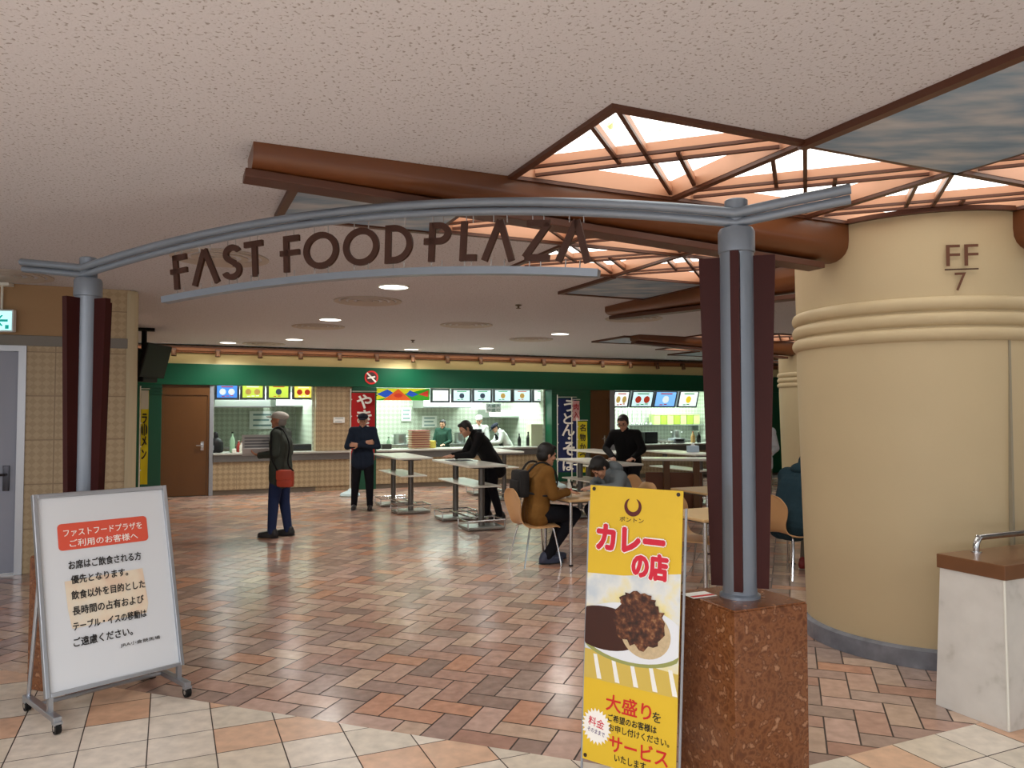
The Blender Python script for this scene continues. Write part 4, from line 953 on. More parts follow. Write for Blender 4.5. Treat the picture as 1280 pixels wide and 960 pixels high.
MB().tube([y_p(.02, .012, -.012), cc, y_p(.98, .99, -.02)], .007, 8).tube([y_p(.98, .012, -.012), cc, y_p(.02, .99, -.02)], .007, 8).build('cross_pole', black, t)
MB().tube([cc, Vector((cc.x, cc.y, 0))-nbb*.28+Z*.012], .009, 8).build('rear_leg', black, t)
MB().tube([y_p(1.0, .06, -.01)+exb*.012, y_p(1.0, .98, -.01)+exb*.012], .006, 8).tube([y_p(0, .06, -.01)-exb*.008, Vector((y_p(0, 1).x, y_p(0, 1).y, .008))], .006, 8).build('side_pole', grey_fr, t)

# ------------------------------------------------------------------ right kiosk
A0 = Vector((2.60, 4.08, 0))
t = thing('low_kiosk', 'low white plastered counter with a brown wooden top at the right edge', 'counter', A0)
kp = lambda u, w_, z: A0+U*u-V*w_+Z*z
MB().add([kp(0, 0, 0), kp(1.4, 0, 0), kp(1.4, .42, 0), kp(0, .42, 0), kp(.03, .03, .78), kp(1.4, .03, .78), kp(1.4, .40, .78), kp(.03, .40, .78)], [(0, 1, 2, 3), (4, 5, 6, 7), (0, 1, 5, 4), (1, 2, 6, 5), (2, 3, 7, 6), (3, 0, 4, 7)]).build('plaster_body', ramp_mat('scuffed_white_plaster', [(.3, (186, 184, 176)), (.42, (208, 206, 200)), (.7, (218, 216, 210))], 'noise', 6, .6), t)
MB().tube([kp(-.002, -.002, .01), kp(.03, .028, .8)], .007, 8).build('corner_bead', white_top, t)
MB().obox(kp(.72, .215, .82), U, V, Z, .70, .2, .04, .006).build('wooden_top', mat('kiosk_top_wood', (112, 74, 46), .3, var=.15, vscale=10, coat=.3), t)
hp = catmull([kp(.26, .34, .86), kp(.26, .34, .90), kp(.28, .34, .935), kp(.33, .34, .945), kp(.8, .34, .945), kp(1.3, .34, .945)], 5)
MB().tube(hp, .018, 12).build('grab_rail', chrome, t, True)
MB().lathe(kp(.26, .34, .86), [(.03, 0), (.03, .006), (.018, .008)], 16).build('rail_flange', chrome, t)

# ------------------------------------------------------------------ tables and chairs
def high_table(label, leg1, n_v=1.09, proto=None):
    pass
def make_high():
    t = thing('standing_table', 'x', 'table', (0, 0, 0), 0, 'white standing tables with chrome foot frames')
    L = 1.09                                                     # local: x along the table, y across
    MB().box((0, 0, .905), (1.62, .60, .03), 0, .008).build('table_top', white_top, t, local=True)
    MB().box((0, 0, .615), (1.5, .44, .02), 0, .006).build('shelf', white_top, t, local=True)
    for sg in (-1, 1):
        x = sg*L/2
        l = MB(); l.lathe((x, 0, .0), [(.045, .05), (.045, .89)], 20); l.build('leg', grey_leg, t, True, local=True)
        MB().box((x, 0, .875), (.2, .3, .02), 0, .003).build('top_bracket', grey_leg, t, local=True)
        b = MB().box((x, 0, .03), (.40, .56, .04), 0, .012).build('base_plate', steel, t, local=True)
        r = MB(); q = [(x-.2, -.28, .14), (x+.2, -.28, .14), (x+.2, .28, .14), (x-.2, .28, .14)]
        for i in range(4): r.tube([q[i], q[(i+1) % 4]], .012, 8); r.tube([q[i], (q[i][0], q[i][1], .045)], .01, 8)
        r.build('foot_rail', chrome, b, True, local=True)
    MB().tube([(-L/2, .1, .14), (L/2, .1, .14)], .012, 8).tube([(-L/2, -.1, .14), (L/2, -.1, .14)], .012, 8).build('tie_rail', chrome, t, True, local=True)
    return t
hrz = math.atan2(V.y, V.x)
HT = make_high(); first = True
for lab, lx, ly, L in (('white standing table the man in the black jacket leans over, nearest at centre', -.437, 11.05, 'hi'), ('white standing table beside the man with crossed arms', -1.68, 12.8, 'hi'),
                       ('white standing table behind the seated man in the brown jacket, by the middle counter', -.15, 14.7, 'hi'), ('white standing table the man in the dark jacket leans on, right of the blue banner', 1.53, 11.3, 'hi'),
                       ('far white standing table left of the standing man in black, near the right stall', 1.95, 14.3, 'hi'), ('far white standing table in front of the right counter, near the grey post', 3.4, 13.9, 'hi')):
    c = Vector((lx, ly, 0))-V*(1.09/2)
    if first: HT.location = c; HT.rotation_euler = (0, 0, hrz); HT['label'] = lab; first = False
    else: dup(HT, c, hrz, lab)
# panelled table
t = thing('panelled_table', 'standing table with white top, brown posts and panel, right of the man in black', 'table', (2.72, 12.5, 0), R(-6))
MB().box((0, 0, .905), (1.2, .5, .035), 0, .008).build('table_top', white_top, t, local=True)
for x in (-.22, .25): MB().box((x, -.1, .445), (.1, .1, .885), 0, .006).build('post', brown_door, t, local=True)
MB().box((-.1, -.02, .36), (.9, .04, .66), 0, .004).build('panel', mat('dark_orange_wood', (104, 56, 20), .4, var=.08), t, local=True)
def make_low():
    t = thing('dining_table', 'x', 'table', (0, 0, 0), 0, 'low wooden dining tables')
    MB().box((0, 0, .705), (.72, .72, .028), 0, .012).build('table_top', tabwood, t, local=True)
    MB().box((0, 0, .68), (.6, .6, .022), 0, .002).build('apron', grey_leg, t, local=True)
    for a in (-.31, .31):
        for b in (-.31, .31): 
            l = MB().tube([(a, b, 0.012), (a, b, .69)], .02, 12).build('leg', chrome, t, True, local=True); MB().tube([(a, b, 0), (a, b, .014)], .024, 10).build('foot_cap', black, l, local=True)
    return t
LTb = make_low(); first = True
TC = Vector((.62, 8.35, 0))+U*.35-V*.35
for lab, p in (('pale wooden dining table with a drink bottle, between the two seated men', TC), ('pale wooden dining table just right of the yellow banner, nearest of the low tables', Vector((1.88, 7.3, 0))),
               ('pale wooden dining table farther back, beside the brown panel, left of the grey post', Vector((2.46, 9.5, 0))), ('pale wooden dining table mostly behind the column, before the dark teal parka', Vector((3.50, 8.35, 0)))):
    if first: LTb.location = p; LTb.rotation_euler = (0, 0, GA); LTb['label'] = lab; first = False
    else: dup(LTb, p, GA, lab)
def make_chair():
    t = thing('shell_chair', 'x', 'chair', (0, 0, 0), 0, 'plywood shell chairs')
    path = catmull([(0, .23, .425), (0, .16, .445), (0, .0, .440), (0, -.13, .445), (0, -.195, .475), (0, -.225, .55), (0, -.245, .64), (0, -.262, .73), (0, -.275, .81), (0, -.278, .835)], 5)
    wid = catmull([(.17, 0, 0), (.20, 0, 0), (.215, 0, 0), (.19, 0, 0), (.155, 0, 0), (.155, 0, 0), (.195, 0, 0), (.205, 0, 0), (.14, 0, 0), (.07, 0, 0)], 5)
    nx = 9; vs = []; fs = []; m = len(path)
    for i, p in enumerate(path):
        d = (path[min(i+1, m-1)]-path[max(i-1, 0)]).normalized(); nn = Vector((0, -d.z, d.y))
        for j in range(nx):
            x = (j/(nx-1)*2-1); q = p+Vector((x*wid[i].x, 0, 0))+nn*(.022*x*x)
            vs.append((q, nn))
    tt = .011; V0 = [q+n*tt/2 for q, n in vs]+[q-n*tt/2 for q, n in vs]; k = m*nx
    for i in range(m-1):
        for j in range(nx-1):
            a = i*nx+j; fs.append((a, a+1, a+nx+1, a+nx)); fs.append((a+k, a+nx+k, a+nx+1+k, a+1+k))
    edge = [j for j in range(nx)]+[i*nx+nx-1 for i in range(1, m)]+[(m-1)*nx+j for j in range(nx-2, -1, -1)]+[i*nx for i in range(m-2, 0, -1)]
    for a, b in zip(edge, edge[1:]+edge[:1]): fs.append((a, a+k, b+k, b))
    MB().add(V0, fs).build('shell', ply, t, True, local=True)
    for sx_ in (-1, 1):
        for y0, y1 in ((.13, .21), (-.12, -.23)):
            MB().tube(catmull([(sx_*.03, y0*.5, .424), (sx_*.12, y0, .424), (sx_*.165, y0+.3*(y1-y0), .36), (sx_*.215, y1, 0.0)], 4), .0095, 8).build('leg', chrome, t, True, local=True)
    MB().tube([(0, 0, .415), (0, 0, .432)], .09, 16).build('seat_hub', black, t, local=True)
    return t
def face(fx, fy): return math.atan2(-fx, fy)
CH = make_chair(); first = True
P4 = TC-U*.60+V*.02; P5 = TC+U*.62-V*.02; P7 = Vector((2.86, 7.95, 0)); F7 = Vector((.86, .5, 0))
for lab, p, f in (('plywood shell chair with chrome legs under the seated man in the brown jacket', P4, U), ('plywood shell chair under the man in the grey hoodie bending down', P5, -U),
                  ('empty plywood chair showing only its rounded back, before the brown panel', Vector((1.90, 10.4, 0)), Vector((.93, .36, 0))), ('plywood chair at the low table right of the yellow banner, chrome leg beside its edge', Vector((1.86, 7.62, 0)), Vector((.7, -.7, 0))),
                  ('plywood shell chair under the person in the dark teal parka, between post and column', P7, F7)):
    if first: CH.location = p; CH.rotation_euler = (0, 0, face(f.x, f.y)); CH['label'] = lab; first = False
    else: dup(CH, p, face(f.x, f.y), lab)
# things on tables
p = TC-U*.22+V*.1
t = thing('drink_bottle', 'small pale drink bottle with a red label on the table of the seated men', 'bottle', (p.x, p.y, .719))
MB().lathe((0, 0, 0), [(.028, 0), (.031, .01), (.031, .12), (.02, .155), (.013, .165), (.013, .185)], 16).build('bottle_body', mat('clear_plastic', (214, 216, 206), .2), t, True, local=True)
MB().lathe((0, 0, .05), [(.032, 0), (.032, .05)], 16).build('label_band', mat('pink_label', (206, 90, 90), .5), t, local=True); MB().lathe((0, 0, .18), [(.015, 0), (.015, .02), (.005, .021)], 12).build('cap', white_top, t, local=True)
t = thing('tissue_box', 'pale blue tissue box on the far standing table left of the grey post', 'box', (3.36, 14.3, .92)); MB().box((0, 0, .06), (.2, .12, .12), .3, .01).build('box_body', mat('pale_blue_plastic', (170, 190, 210), .4), t, local=True); MB().add([], []).ell((0, 0, .125), ((.04, 0, 0), (0, .015, 0), (0, 0, .04))).build('tissue', paper, t, True, local=True)
# race paper lying on the nearest standing table
p = Vector((-.437, 11.05, 0))-V*.95
t = thing('folded_paper', 'folded grey-blue paper lying on the table under the leaning man', 'paper', (p.x, p.y, .921)); MB().box((0, 0, .003), (.36, .26, .006), .5, .001).build('sheet', mat('newsprint_blue', (150, 164, 180), .8), t, local=True); MB().box((.02, .0, .0075), (.3, .2, .002), .5).build('inner_sheet', mat('newsprint', (170, 168, 164), .8), t, local=True)

# ------------------------------------------------------------------ tall cloth banners
def nobori(px, py0, py1, dep, wpx, m, label, lines, inkm, base=True, top=None, rz=.1):
    c = at_Y(px, 514, dep); y = dep/960; z1 = 1.68+(514-py0)*y; z0 = 1.68+(514-py1)*y; wd = wpx*y; ex = Vector((math.cos(rz), math.sin(rz), 0)); nn = ex.cross(Z); pos = Vector((c.x, c.y, 0))
    t = thing('cloth_banner', label, 'banner', pos-ex*(wd/2+.02))
    n = 14; vs = []; fs = []
    for i in range(n+1):
        for j in range(7):
            u = j/6; vs.append(pos+ex*(u-.5)*wd+Z*(z1+(z0-z1)*i/n)+nn*(.018*math.sin(i*.9+u*3)*u))
    k = len(vs); vs2 = vs+[v-nn*.003 for v in vs]
    for i in range(n):
        for j in range(6):
            a = i*7+j; fs += [(a, a+1, a+8, a+7), (a+k, a+7+k, a+8+k, a+1+k)]
    MB().add(vs2, fs).build('cloth', m, t, True)
    if top: MB().obox(pos+Z*(z1-(z1-z0)*.1)+nn*.022, ex, Z, nn, wd*.5, (z1-z0)*.1, .002).build('white_head', top, t)
    pl = pos-ex*(wd/2+.015)
    MB().tube([pl+Z*.1, pl+Z*(z1+.08)], .011, 8).tube([pl+Z*(z1+.03), pl+ex*(wd+.03)+Z*(z1+.03)], .006, 6).build('pole', white_top, t)
    lp_ = MB()
    for f in (.1, .35, .6, .85): lp_.obox(pl+ex*.012+Z*(z1+(z0-z1)*f), ex, Z, nn, .016, .012, .006)
    lp_.build('tie_loop', white_top, t)
    MB().lathe(pl, [(.19, 0), (.2, .02), (.18, .06), (.05, .11), (.03, .14), (.016, .15)] if base else [(.1, 0), (.1, .02), (.02, .05), (.016, .15)], 24).build('weight_base', mat('pale_blue_base', (186, 206, 210), .5) if base else black, t, True)
    for body, u, v, w_, h_3 in lines: text(body, inkm, t, pos+ex*(u*wd)+Z*(z1-(z1-z0)*v)+nn*.022, ex, Z, w_*wd, h_3*(z1-z0), .03, .002)
    return t
nobori(454, 491, 575, 15.3, 29, mat('red_cloth', (176, 20, 24), .8), 'red cloth banner with white brush lettering behind the man with crossed arms', [('や', .05, .13, .62, .2), ('き', .05, .36, .6, .2), ('そ', .05, .59, .6, .2), ('ば', .05, .82, .6, .2)], white_ink)
nobori(709, 498, 590, 17.0, 23, mat('navy_cloth', (20, 34, 84), .8), 'navy blue cloth banner with white lettering for noodles, beside the green pilaster', [('う', .12, .10, .6, .15), ('ど', .1, .27, .62, .15), ('ん', .05, .43, .66, .15), ('・', .1, .54, .14, .03), ('そ', .08, .68, .6, .18), ('ば', .05, .9, .6, .15)], white_ink)
nobori(728, 527, 590, 16.2, 12, mat('yellow_cloth', (214, 200, 30), .8), 'narrow yellow cloth banner right of the navy blue banner', [('名', 0, .12, .6, .14), ('物', 0, .31, .6, .14), ('か', 0, .5, .6, .14), ('つ', 0, .69, .6, .13), ('丼', 0, .87, .6, .13)], mat('dark_olive_ink', (70, 60, 20), .7), base=False)
nobori(720, 501, 526, 16.9, 9, mat('pink_cloth', (206, 160, 160), .8), 'short pink and white cloth strip beside the top of the navy blue banner', [('肉', 0, .3, .7, .3), ('入', 0, .7, .7, .3)], mat('crimson_ink', (160, 30, 40), .7), base=False)
nobori(181, 488, 605, 13.9, 8.5, mat('yellow_cloth', (214, 200, 30), .8), 'thin yellow cloth banner with a white head at the green pilaster far left', [('ラ', 0, .30, .6, .1), ('ー', 0, .42, .12, .09), ('メ', 0, .54, .6, .1), ('ン', 0, .68, .6, .1)], ink, base=False, top=mat('white_cloth', (206, 206, 196), .8), rz=.3)

# ------------------------------------------------------------------ people
def v3(x): return Vector(x)
STAND = dict(hipL=(-.09, 0, .90), hipR=(.09, 0, .90), kneeL=(-.10, .02, .49), kneeR=(.10, .02, .49), ankL=(-.11, -.02, .085), ankR=(.11, -.02, .085),
             shL=(-.175, .0, 1.37), shR=(.175, .0, 1.37), neck=(0, .0, 1.42), head=(0, .03, 1.555), hf=(0, 1, 0), hu=(0, 0, 1),
             elL=(-.24, -.02, 1.10), elR=(.24, -.02, 1.10), wrL=(-.24, .1, .87), wrR=(.24, .1, .87),
             hdL=(0, .3, -1), hdR=(0, .3, -1), pnL=(1, .2, 0), pnR=(-1, .2, 0), toeL=(-.03, 1, 0), toeR=(.03, 1, 0))
def torso(mb, J, g):
    hL, hR, sL, sR = [v3(J[k]) for k in ('hipL', 'hipR', 'shL', 'shR')]
    lat = (sR-sL).normalized(); hl = (hR-hL).normalized(); pel = (hL+hR)/2; sh = (sL+sR)/2; ax = (sh-pel).normalized()
    ch = sh-ax*.12; wa = pel+ax*.16; pe = pel+ax*.03
    bend = ax.cross(lat); 
    for q in (-1, 0, 1):
        mb.cone(pe+hl*.065*q, wa+lat*.055*q, .105+g, .1+g); mb.cone(wa+lat*.055*q, ch+lat*.07*q, .1+g, .108+g)
    mb.cone(sL, sR, .058+g, .058+g); mb.cone(ch-lat*.07, sL, .10+g, .058+g); mb.cone(ch+lat*.07, sR, .10+g, .058+g)
    mb.cone(ch+ax*.06, v3(J['neck']), .085+g, .055+g)
    return pel, ax, lat
def hand(mb, w, d, n, s, curl):
    d = d.normalized(); n = (n-d*n.dot(d)).normalized(); s = (s-d*s.dot(d)-n*s.dot(n)).normalized()
    mb.ell(w+d*.045, (d*.052, s*.04, n*.015)); mb.cone(w-d*.01, w+d*.03, .025, .022, 10)
    for k, L in enumerate((.068, .076, .07, .055)):
        b = w+d*.082+s*(.031-.0205*k); a1 = curl*.45; a2 = curl*1.1; sp = s*(.10-.07*k)
        d1 = (d*math.cos(a1)+n*math.sin(a1)+sp).normalized(); d2 = (d*math.cos(a2)+n*math.sin(a2)+sp*.6).normalized()
        m = b+d1*L*.55; mb.cone(b-d*.012, m, .0092, .0085, 8); mb.cone(m, m+d2*L*.45, .0085, .0072, 8)
    b = w+d*.022+s*.03; m = b+(d*.62+s*.75+n*.15).normalized()*.042; mb.cone(b, m, .0125, .0105, 8); mb.cone(m, m+(d*.85+s*.25+n*.35).normalized()*.034, .0105, .008, 8)
def human(label, loc, f, J=None, k=1.0, top=('x', (60, 60, 60)), pants=('y', (30, 30, 34)), shoes=(24, 24, 26), hair='short', haircol=None, hem=.08, curl=.7, skn=None, grp=None, legs=True, puff=0, extra=None, vox=.0062):
    JJ = dict(STAND); JJ.update(J or {}); J = JJ; G = {q: v3(x) for q, x in J.items()}
    rt = thing('person', label, 'person', loc, face(f[0], f[1]), grp); rt.scale = (k, k, k)
    sk = skn or skin; hf = G['hf'].normalized(); hu = G['hu']; hu = (hu-hf*hu.dot(hf)).normalized(); hr = hf.cross(hu); hc = G['head']
    b = MB(); pel, ax, lat = torso(b, G, 0)
    b.cone(G['neck']-ax*.02, hc-hu*.05-hf*.015, .055, .05)
    b.ell(hc+hu*.01, (hr*.074, hf*.092, hu*.105), 20, 14); b.ell(hc+hf*.028-hu*.052, (hr*.055, hf*.062, hu*.062), 16, 12)
    b.cone(hc+hf*.088+hu*.008, hc+hf*.106-hu*.022, .009, .0135, 8); b.ell(hc+hf*.078-hu*.058, (hr*.024, hf*.014, hu*.011)); b.cone(hc+hf*.082+hu*.024-hr*.04, hc+hf*.082+hu*.024+hr*.04, .011, .011, 8); b.sph(hc+hf*.075-hu*.094, .02)
    for q in (-1, 1): b.ell(hc+hr*q*.075-hu*.005-hf*.008, (hr*.011, hf*.02, hu*.032)); b.ell(hc+hr*q*.042+hf*.06-hu*.025, (hr*.025, hf*.03, hu*.025))
    sides = (('L', -1), ('R', 1))
    for sd_, q in sides:
        sh, el_, wr = G['sh'+sd_], G['el'+sd_], G['wr'+sd_]
        b.cone(sh, el_, .05, .038); b.cone(el_, wr, .039, .026); b.cone(el_, el_*.6+wr*.4, .04, .04)
        d = G['hd'+sd_].normalized(); n = G['pn'+sd_]; n = (n-d*n.dot(d)).normalized(); s = d.cross(n)*(-q)
        hand(b, wr, d, n, s, curl)
        hp, kn, an = G['hip'+sd_], G['knee'+sd_], G['ank'+sd_]
        b.cone(hp, kn, .085, .054); b.cone(kn, an, .054, .036); b.cone(kn, kn*.65+an*.35, .05, .052)
        td = G['toe'+sd_].normalized(); b.cone(an-td*.035-Z*.045, an+td*.13-Z*.052, .036, .03); b.cone(an, an-td*.02-Z*.04, .036, .036)
    bo = link('body', remesh(b, vox, 3), sk, rt); bo.data.polygons.foreach_set('use_smooth', [True]*len(bo.data.polygons))
    def fin(nm, mb, m, vx=.012, it=3):
        o = link(nm, remesh(mb, vx, it), m, rt); o.data.polygons.foreach_set('use_smooth', [True]*len(o.data.polygons)); return o
    for q in (-1, 1):
        MB().ell(hc+hf*.084+hr*q*.031+hu*.004, (hr*.013, hf*.008, hu*.006), 10, 6).build('eye', black, rt, True, local=True)
        MB().ell(hc+hf*.09+hr*q*.033+hu*.028, (hr*.018, hf*.006, hu*.005), 8, 6).build('eyebrow', hair_m, rt, True, local=True)
    MB().ell(hc+hf*.09-hu*.058, (hr*.02, hf*.006, hu*.004), 10, 6).build('mouth', mat('lips', (150, 84, 76), .5), rt, True, local=True)
    # upper garment
    c = MB(); torso(c, G, .02+puff); hl = (G['hipR']-G['hipL']).normalized()
    for q in (-1, 0, 1): c.cone(pel+ax*.05+hl*.07*q, pel-ax*hem+hl*.075*q, .128+puff, .125+puff)
    for sd_, q in sides:
        sh, el_, wr = G['sh'+sd_], G['el'+sd_], G['wr'+sd_]; c.cone(sh, el_, .068+puff, .058+puff*.8); c.cone(el_, wr+(el_-wr).normalized()*.015, .057+puff*.8, .043+puff*.4)
    c.cone(G['neck']-ax*.01, G['neck']+(hc-G['neck']).normalized()*.025, .072, .066)
    fin('jacket' if hem > .05 else 'shirt', c, cloth(*top))
    for sd_, q in sides:
        el_, wr = G['el'+sd_], G['wr'+sd_]; u_ = (el_-wr).normalized(); MB().tube([wr+u_*.0, wr+u_*.03], .045+puff*.4, 14).build('cuff', cloth(*top), rt, True, local=True)
    p = MB(); p.cone(G['hipL'], G['hipR'], .11, .11); p.cone(pel+ax*.08-hl*.06, pel+ax*.08+hl*.06, .108, .108)
    for sd_, q in sides:
        hp, kn, an = G['hip'+sd_], G['knee'+sd_], G['ank'+sd_]; p.cone(hp, kn, .105, .075); p.cone(kn, an+(kn-an).normalized()*.0, .074, .056)
    fin('trousers', p, cloth(*pants))
    for sd_, q in sides:
        an = G['ank'+sd_]; td = G['toe'+sd_].normalized(); side = td.cross(Z); m = MB()
        m.cone(an-td*.05-Z*.035, an+td*.06-Z*.035, .045, .043); m.cone(an+td*.06-Z*.038, an+td*.155-Z*.045, .044, .036); m.cone(an-td*.03, an-td*.03-Z*.03, .05, .045); m.ell(an+td*.05-Z*.065, (td*.15, side*.048, Z*.02))
        so = fin('shoe', m, mat('shoe_%d_%d_%d' % shoes, shoes, .5), .009, 2)
        for v in so.data.vertices:
            lo_ = an.z-.083
            if v.co.z < lo_: v.co.z = lo_
        MB().add([], []).ell(an+td*.05-Z*.076, (td*.158, side*.051, Z*.009), 20, 8).build('sole', mat('sole_pale', (190, 186, 178), .6) if shoes[0] > 60 else mat('sole_dark', (50, 50, 52), .6), so, True, local=True)
    hm = haircol or hair_m
    if hair in ('short', 'full'):
        h = MB(); gsc = 1.0 if hair == 'short' else 1.1
        h.ell(hc-hf*.018+hu*.038, (hr*.083*gsc, hf*.092*gsc, hu*.088*gsc), 20, 14); h.ell(hc-hf*.045-hu*.01, (hr*.078*gsc, hf*.062*gsc, hu*.085), 18, 12); h.ell(hc+hf*.055+hu*.088, (hr*.06, hf*.038*gsc, hu*.028), 14, 10)
        for q in (-1, 1): h.ell(hc+hr*q*.072+hf*.01+hu*.02, (hr*.014, hf*.02, hu*.05))
        fin('hair', h, hm, .007, 2)
    elif hair in ('flatcap', 'cookcap', 'cap'):
        h = MB(); h.ell(hc-hf*.04-hu*.015, (hr*.078, hf*.06, hu*.07), 18, 12); fin('hair', h, hm, .008, 2)
        cpm = {'flatcap': cloth('cap_grey', (176, 172, 164)), 'cookcap': cloth('cap_white', (222, 224, 220)), 'cap': cloth('cap_dark', (34, 38, 50))}[hair]; h = MB()
        h.ell(hc-hf*.012+hu*.062, (hr*.094, hf*.118, hu*.062), 20, 12)
        if hair != 'cookcap': h.ell(hc+hf*.125+hu*.036, (hr*.068, hf*.06, hu*.012), 16, 8)
        else: h.ell(hc-hf*.02+hu*.1, (hr*.09, hf*.1, hu*.05), 16, 10)
        fin('cap', h, cpm, .008, 2)
    return rt, G
# 1 old man reading
f1 = Vector((-1, .12, 0)).normalized(); L1 = at_z(350, 671, 0); 
r1, g1 = human('old man in a pale flat cap and dark green-grey jacket standing sideways, holding a newspaper', L1, f1,
    dict(elL=(-.23, -.02, 1.12), elR=(.23, -.02, 1.12), wrL=(-.13, .24, 1.09), wrR=(.12, .26, 1.12), hdL=(.1, 1, .25), hdR=(-.1, 1, .25), pnL=(.3, -.1, 1), pnR=(-.3, -.1, 1), hf=(0, 1, .10), kneeL=(-.1, .05, .48), ankL=(-.11, .07, .085), ankR=(.1, -.07, .085), kneeR=(.1, -.01, .48)),
    1.0, ('dark_green_grey_cloth', (58, 64, 58)), ('denim', (36, 48, 82)), (34, 34, 36), 'flatcap', mat('grey_hair', (130, 126, 120), .6), .14, 1.0, mat('tan_skin', (168, 116, 88), .5))
Mx = world_of(r1)
W1 = lambda x, y, z: Mx @ Vector((x, y, z))
t = thing('newspaper', 'folded grey newspaper held up by the old man in the flat cap', 'newspaper', W1(0, .36, 1.13))
o_ = W1(-.02, .33, 1.23); ex = (W1(-.55, .85, 0)-W1(0, 0, 0)).normalized(); ey = (Z*.93+(W1(.3, .25, 0)-W1(0, 0, 0))*.3).normalized(); nn = ex.cross(ey).normalized(); ey = nn.cross(ex)
MB().obox(o_, ex, ey, nn, .19, .13, .004, .002).build('front_sheet', mat('newsprint', (150, 150, 152), .8, var=.2, vscale=40), t)
MB().obox(o_-ey*.10-nn*.03, ex, (ey*.6-nn*.8).normalized(), ex.cross((ey*.6-nn*.8).normalized()), .19, .07, .003).build('folded_edge', mat('newsprint_light', (206, 206, 204), .8), t)
lt = MB()
for q in range(5): lt.obox(o_-nn*.005+ey*(.09-.04*q), ex, ey, nn, .16, .008, .001); lt.obox(o_+nn*.005+ey*(.09-.04*q), ex, ey, nn, .16, .008, .001)
lt.build('print_column', mat('print_grey', (96, 96, 100), .8), t)
# bag
bc = W1(-.24, -.17, .80)
t = thing('shoulder_bag', 'rust orange-red shoulder bag hanging at the hip of the old man', 'bag', bc-Z*.12)
fx = (W1(0, 1, 0)-W1(0, 0, 0)).normalized(); sd1 = (W1(-1, 0, 0)-W1(0, 0, 0)).normalized()
b = MB(); b.obox(bc, fx, sd1, Z, .115, .05, .115, .05); b.build('bag_body', mat('rust_leather', (168, 62, 40), .5, var=.1), t, True)
MB().obox(bc+Z*.045+sd1*.046, fx, sd1, Z, .108, .012, .06, .012).build('flap', mat('rust_leather', (168, 62, 40)), t, True)
MB().tube(catmull([bc+fx*.11+Z*.1, W1(-.30, .0, 1.1), W1(-.22, .02, 1.42), W1(-.12, -.06, 1.45), W1(-.20, -.2, 1.25), W1(-.28, -.22, 1.0), bc-fx*.11+Z*.1], 5), .011, 8).build('strap', black, t, True)
# 2 crossed arms
L2 = at_z(453, 637, 0)
r2_, g2 = human('man in a dark cap and navy jacket standing with crossed arms before the red banner', L2, (.12, -1),
    dict(elL=(-.26, .07, 1.10), elR=(.26, .07, 1.10), wrL=(.06, .20, 1.13), wrR=(-.05, .165, 1.17), hdL=(1, .1, .1), hdR=(-1, .1, .1), pnL=(0, -1, 0), pnR=(0, -1, 0), hipL=(-.09, 0, .9), ankL=(-.13, .03, .085), ankR=(.15, -.06, .085), kneeL=(-.12, .04, .49), kneeR=(.12, 0, .49), hf=(0, 1, -.15)),
    .98, ('navy_cloth_jacket', (30, 40, 56)), ('black_trouser', (20, 21, 28)), (40, 34, 36), 'cap', None, .1, .5)
# 3 leaning man
L3 = Vector((-.38, 11.98, 0))
r3, g3 = human('man in a black jacket leaning over the nearest standing table, resting on his forearms', L3, (-.93, -.3),
    dict(hipL=(-.09, -.06, .88), hipR=(.09, -.06, .88), kneeL=(-.1, -.05, .47), kneeR=(.1, -.03, .47), ankL=(-.11, -.16, .085), ankR=(.11, -.02, .085), shL=(-.175, .17, 1.25), shR=(.175, .17, 1.25), neck=(0, .22, 1.29), head=(0, .34, 1.37), hf=(0, .85, -.5), hu=(0, .5, .85),
         elL=(-.23, .30, .99), elR=(.23, .30, .99), wrL=(-.10, .52, .965), wrR=(.10, .52, .965), hdL=(.2, 1, -.05), hdR=(-.2, 1, -.05), pnL=(0, 0, -1), pnR=(0, 0, -1)),
    1.03, ('black_cloth', (20, 20, 22)), ('black_trouser', (20, 21, 28)), (30, 30, 32), 'short', None, .16, .3)
SEAT = dict(hipL=(-.09, .0, .535), hipR=(.09, .0, .535), kneeL=(-.11, .42, .52), kneeR=(.11, .42, .52), ankL=(-.12, .30, .085), ankR=(.10, .16, .085), shL=(-.175, .06, .98), shR=(.175, .06, .98), neck=(0, .08, 1.03), head=(0, .14, 1.16),
            elL=(-.23, .10, .74), elR=(.23, .10, .74), wrL=(-.12, .33, .76), wrR=(.12, .33, .76), hdL=(.2, 1, -.05), hdR=(-.2, 1, -.05), pnL=(0, 0, -1), pnR=(0, 0, -1))
def seat(**k): d = dict(SEAT); d.update(k); return d
# 4 seated man in brown
r4, g4 = human('seated black-haired man in a mustard brown jacket and black trousers', P4, (U.x, U.y), seat(hf=(0, 1, -.2), ankL=(-.10, .24, .085), ankR=(.08, .10, .085)), 1.03,
    ('mustard_cloth', (120, 84, 38)), ('black_trouser', (20, 21, 28)), (58, 66, 88), 'full', None, .03, .4)
M4 = world_of(r4); W4 = lambda x, y, z: M4 @ Vector((x, y, z))
bc = W4(-.02, -.17, .86); t = thing('backpack', 'small black backpack on the back of the seated man in brown', 'backpack', bc-Z*.14)
ax_ = (W4(1, 0, 0)-W4(0, 0, 0)).normalized(); ay_ = (W4(0, 1, 0)-W4(0, 0, 0)).normalized()
MB().obox(bc, ax_, ay_, Z, .13, .065, .15, .045).build('pack_body', mat('black_nylon', (20, 20, 22), .7), t, True); MB().obox(bc-ay_*.07-Z*.04, ax_, ay_, Z, .1, .02, .08, .018).build('front_pocket', mat('black_nylon', (20, 20, 22)), t, True)
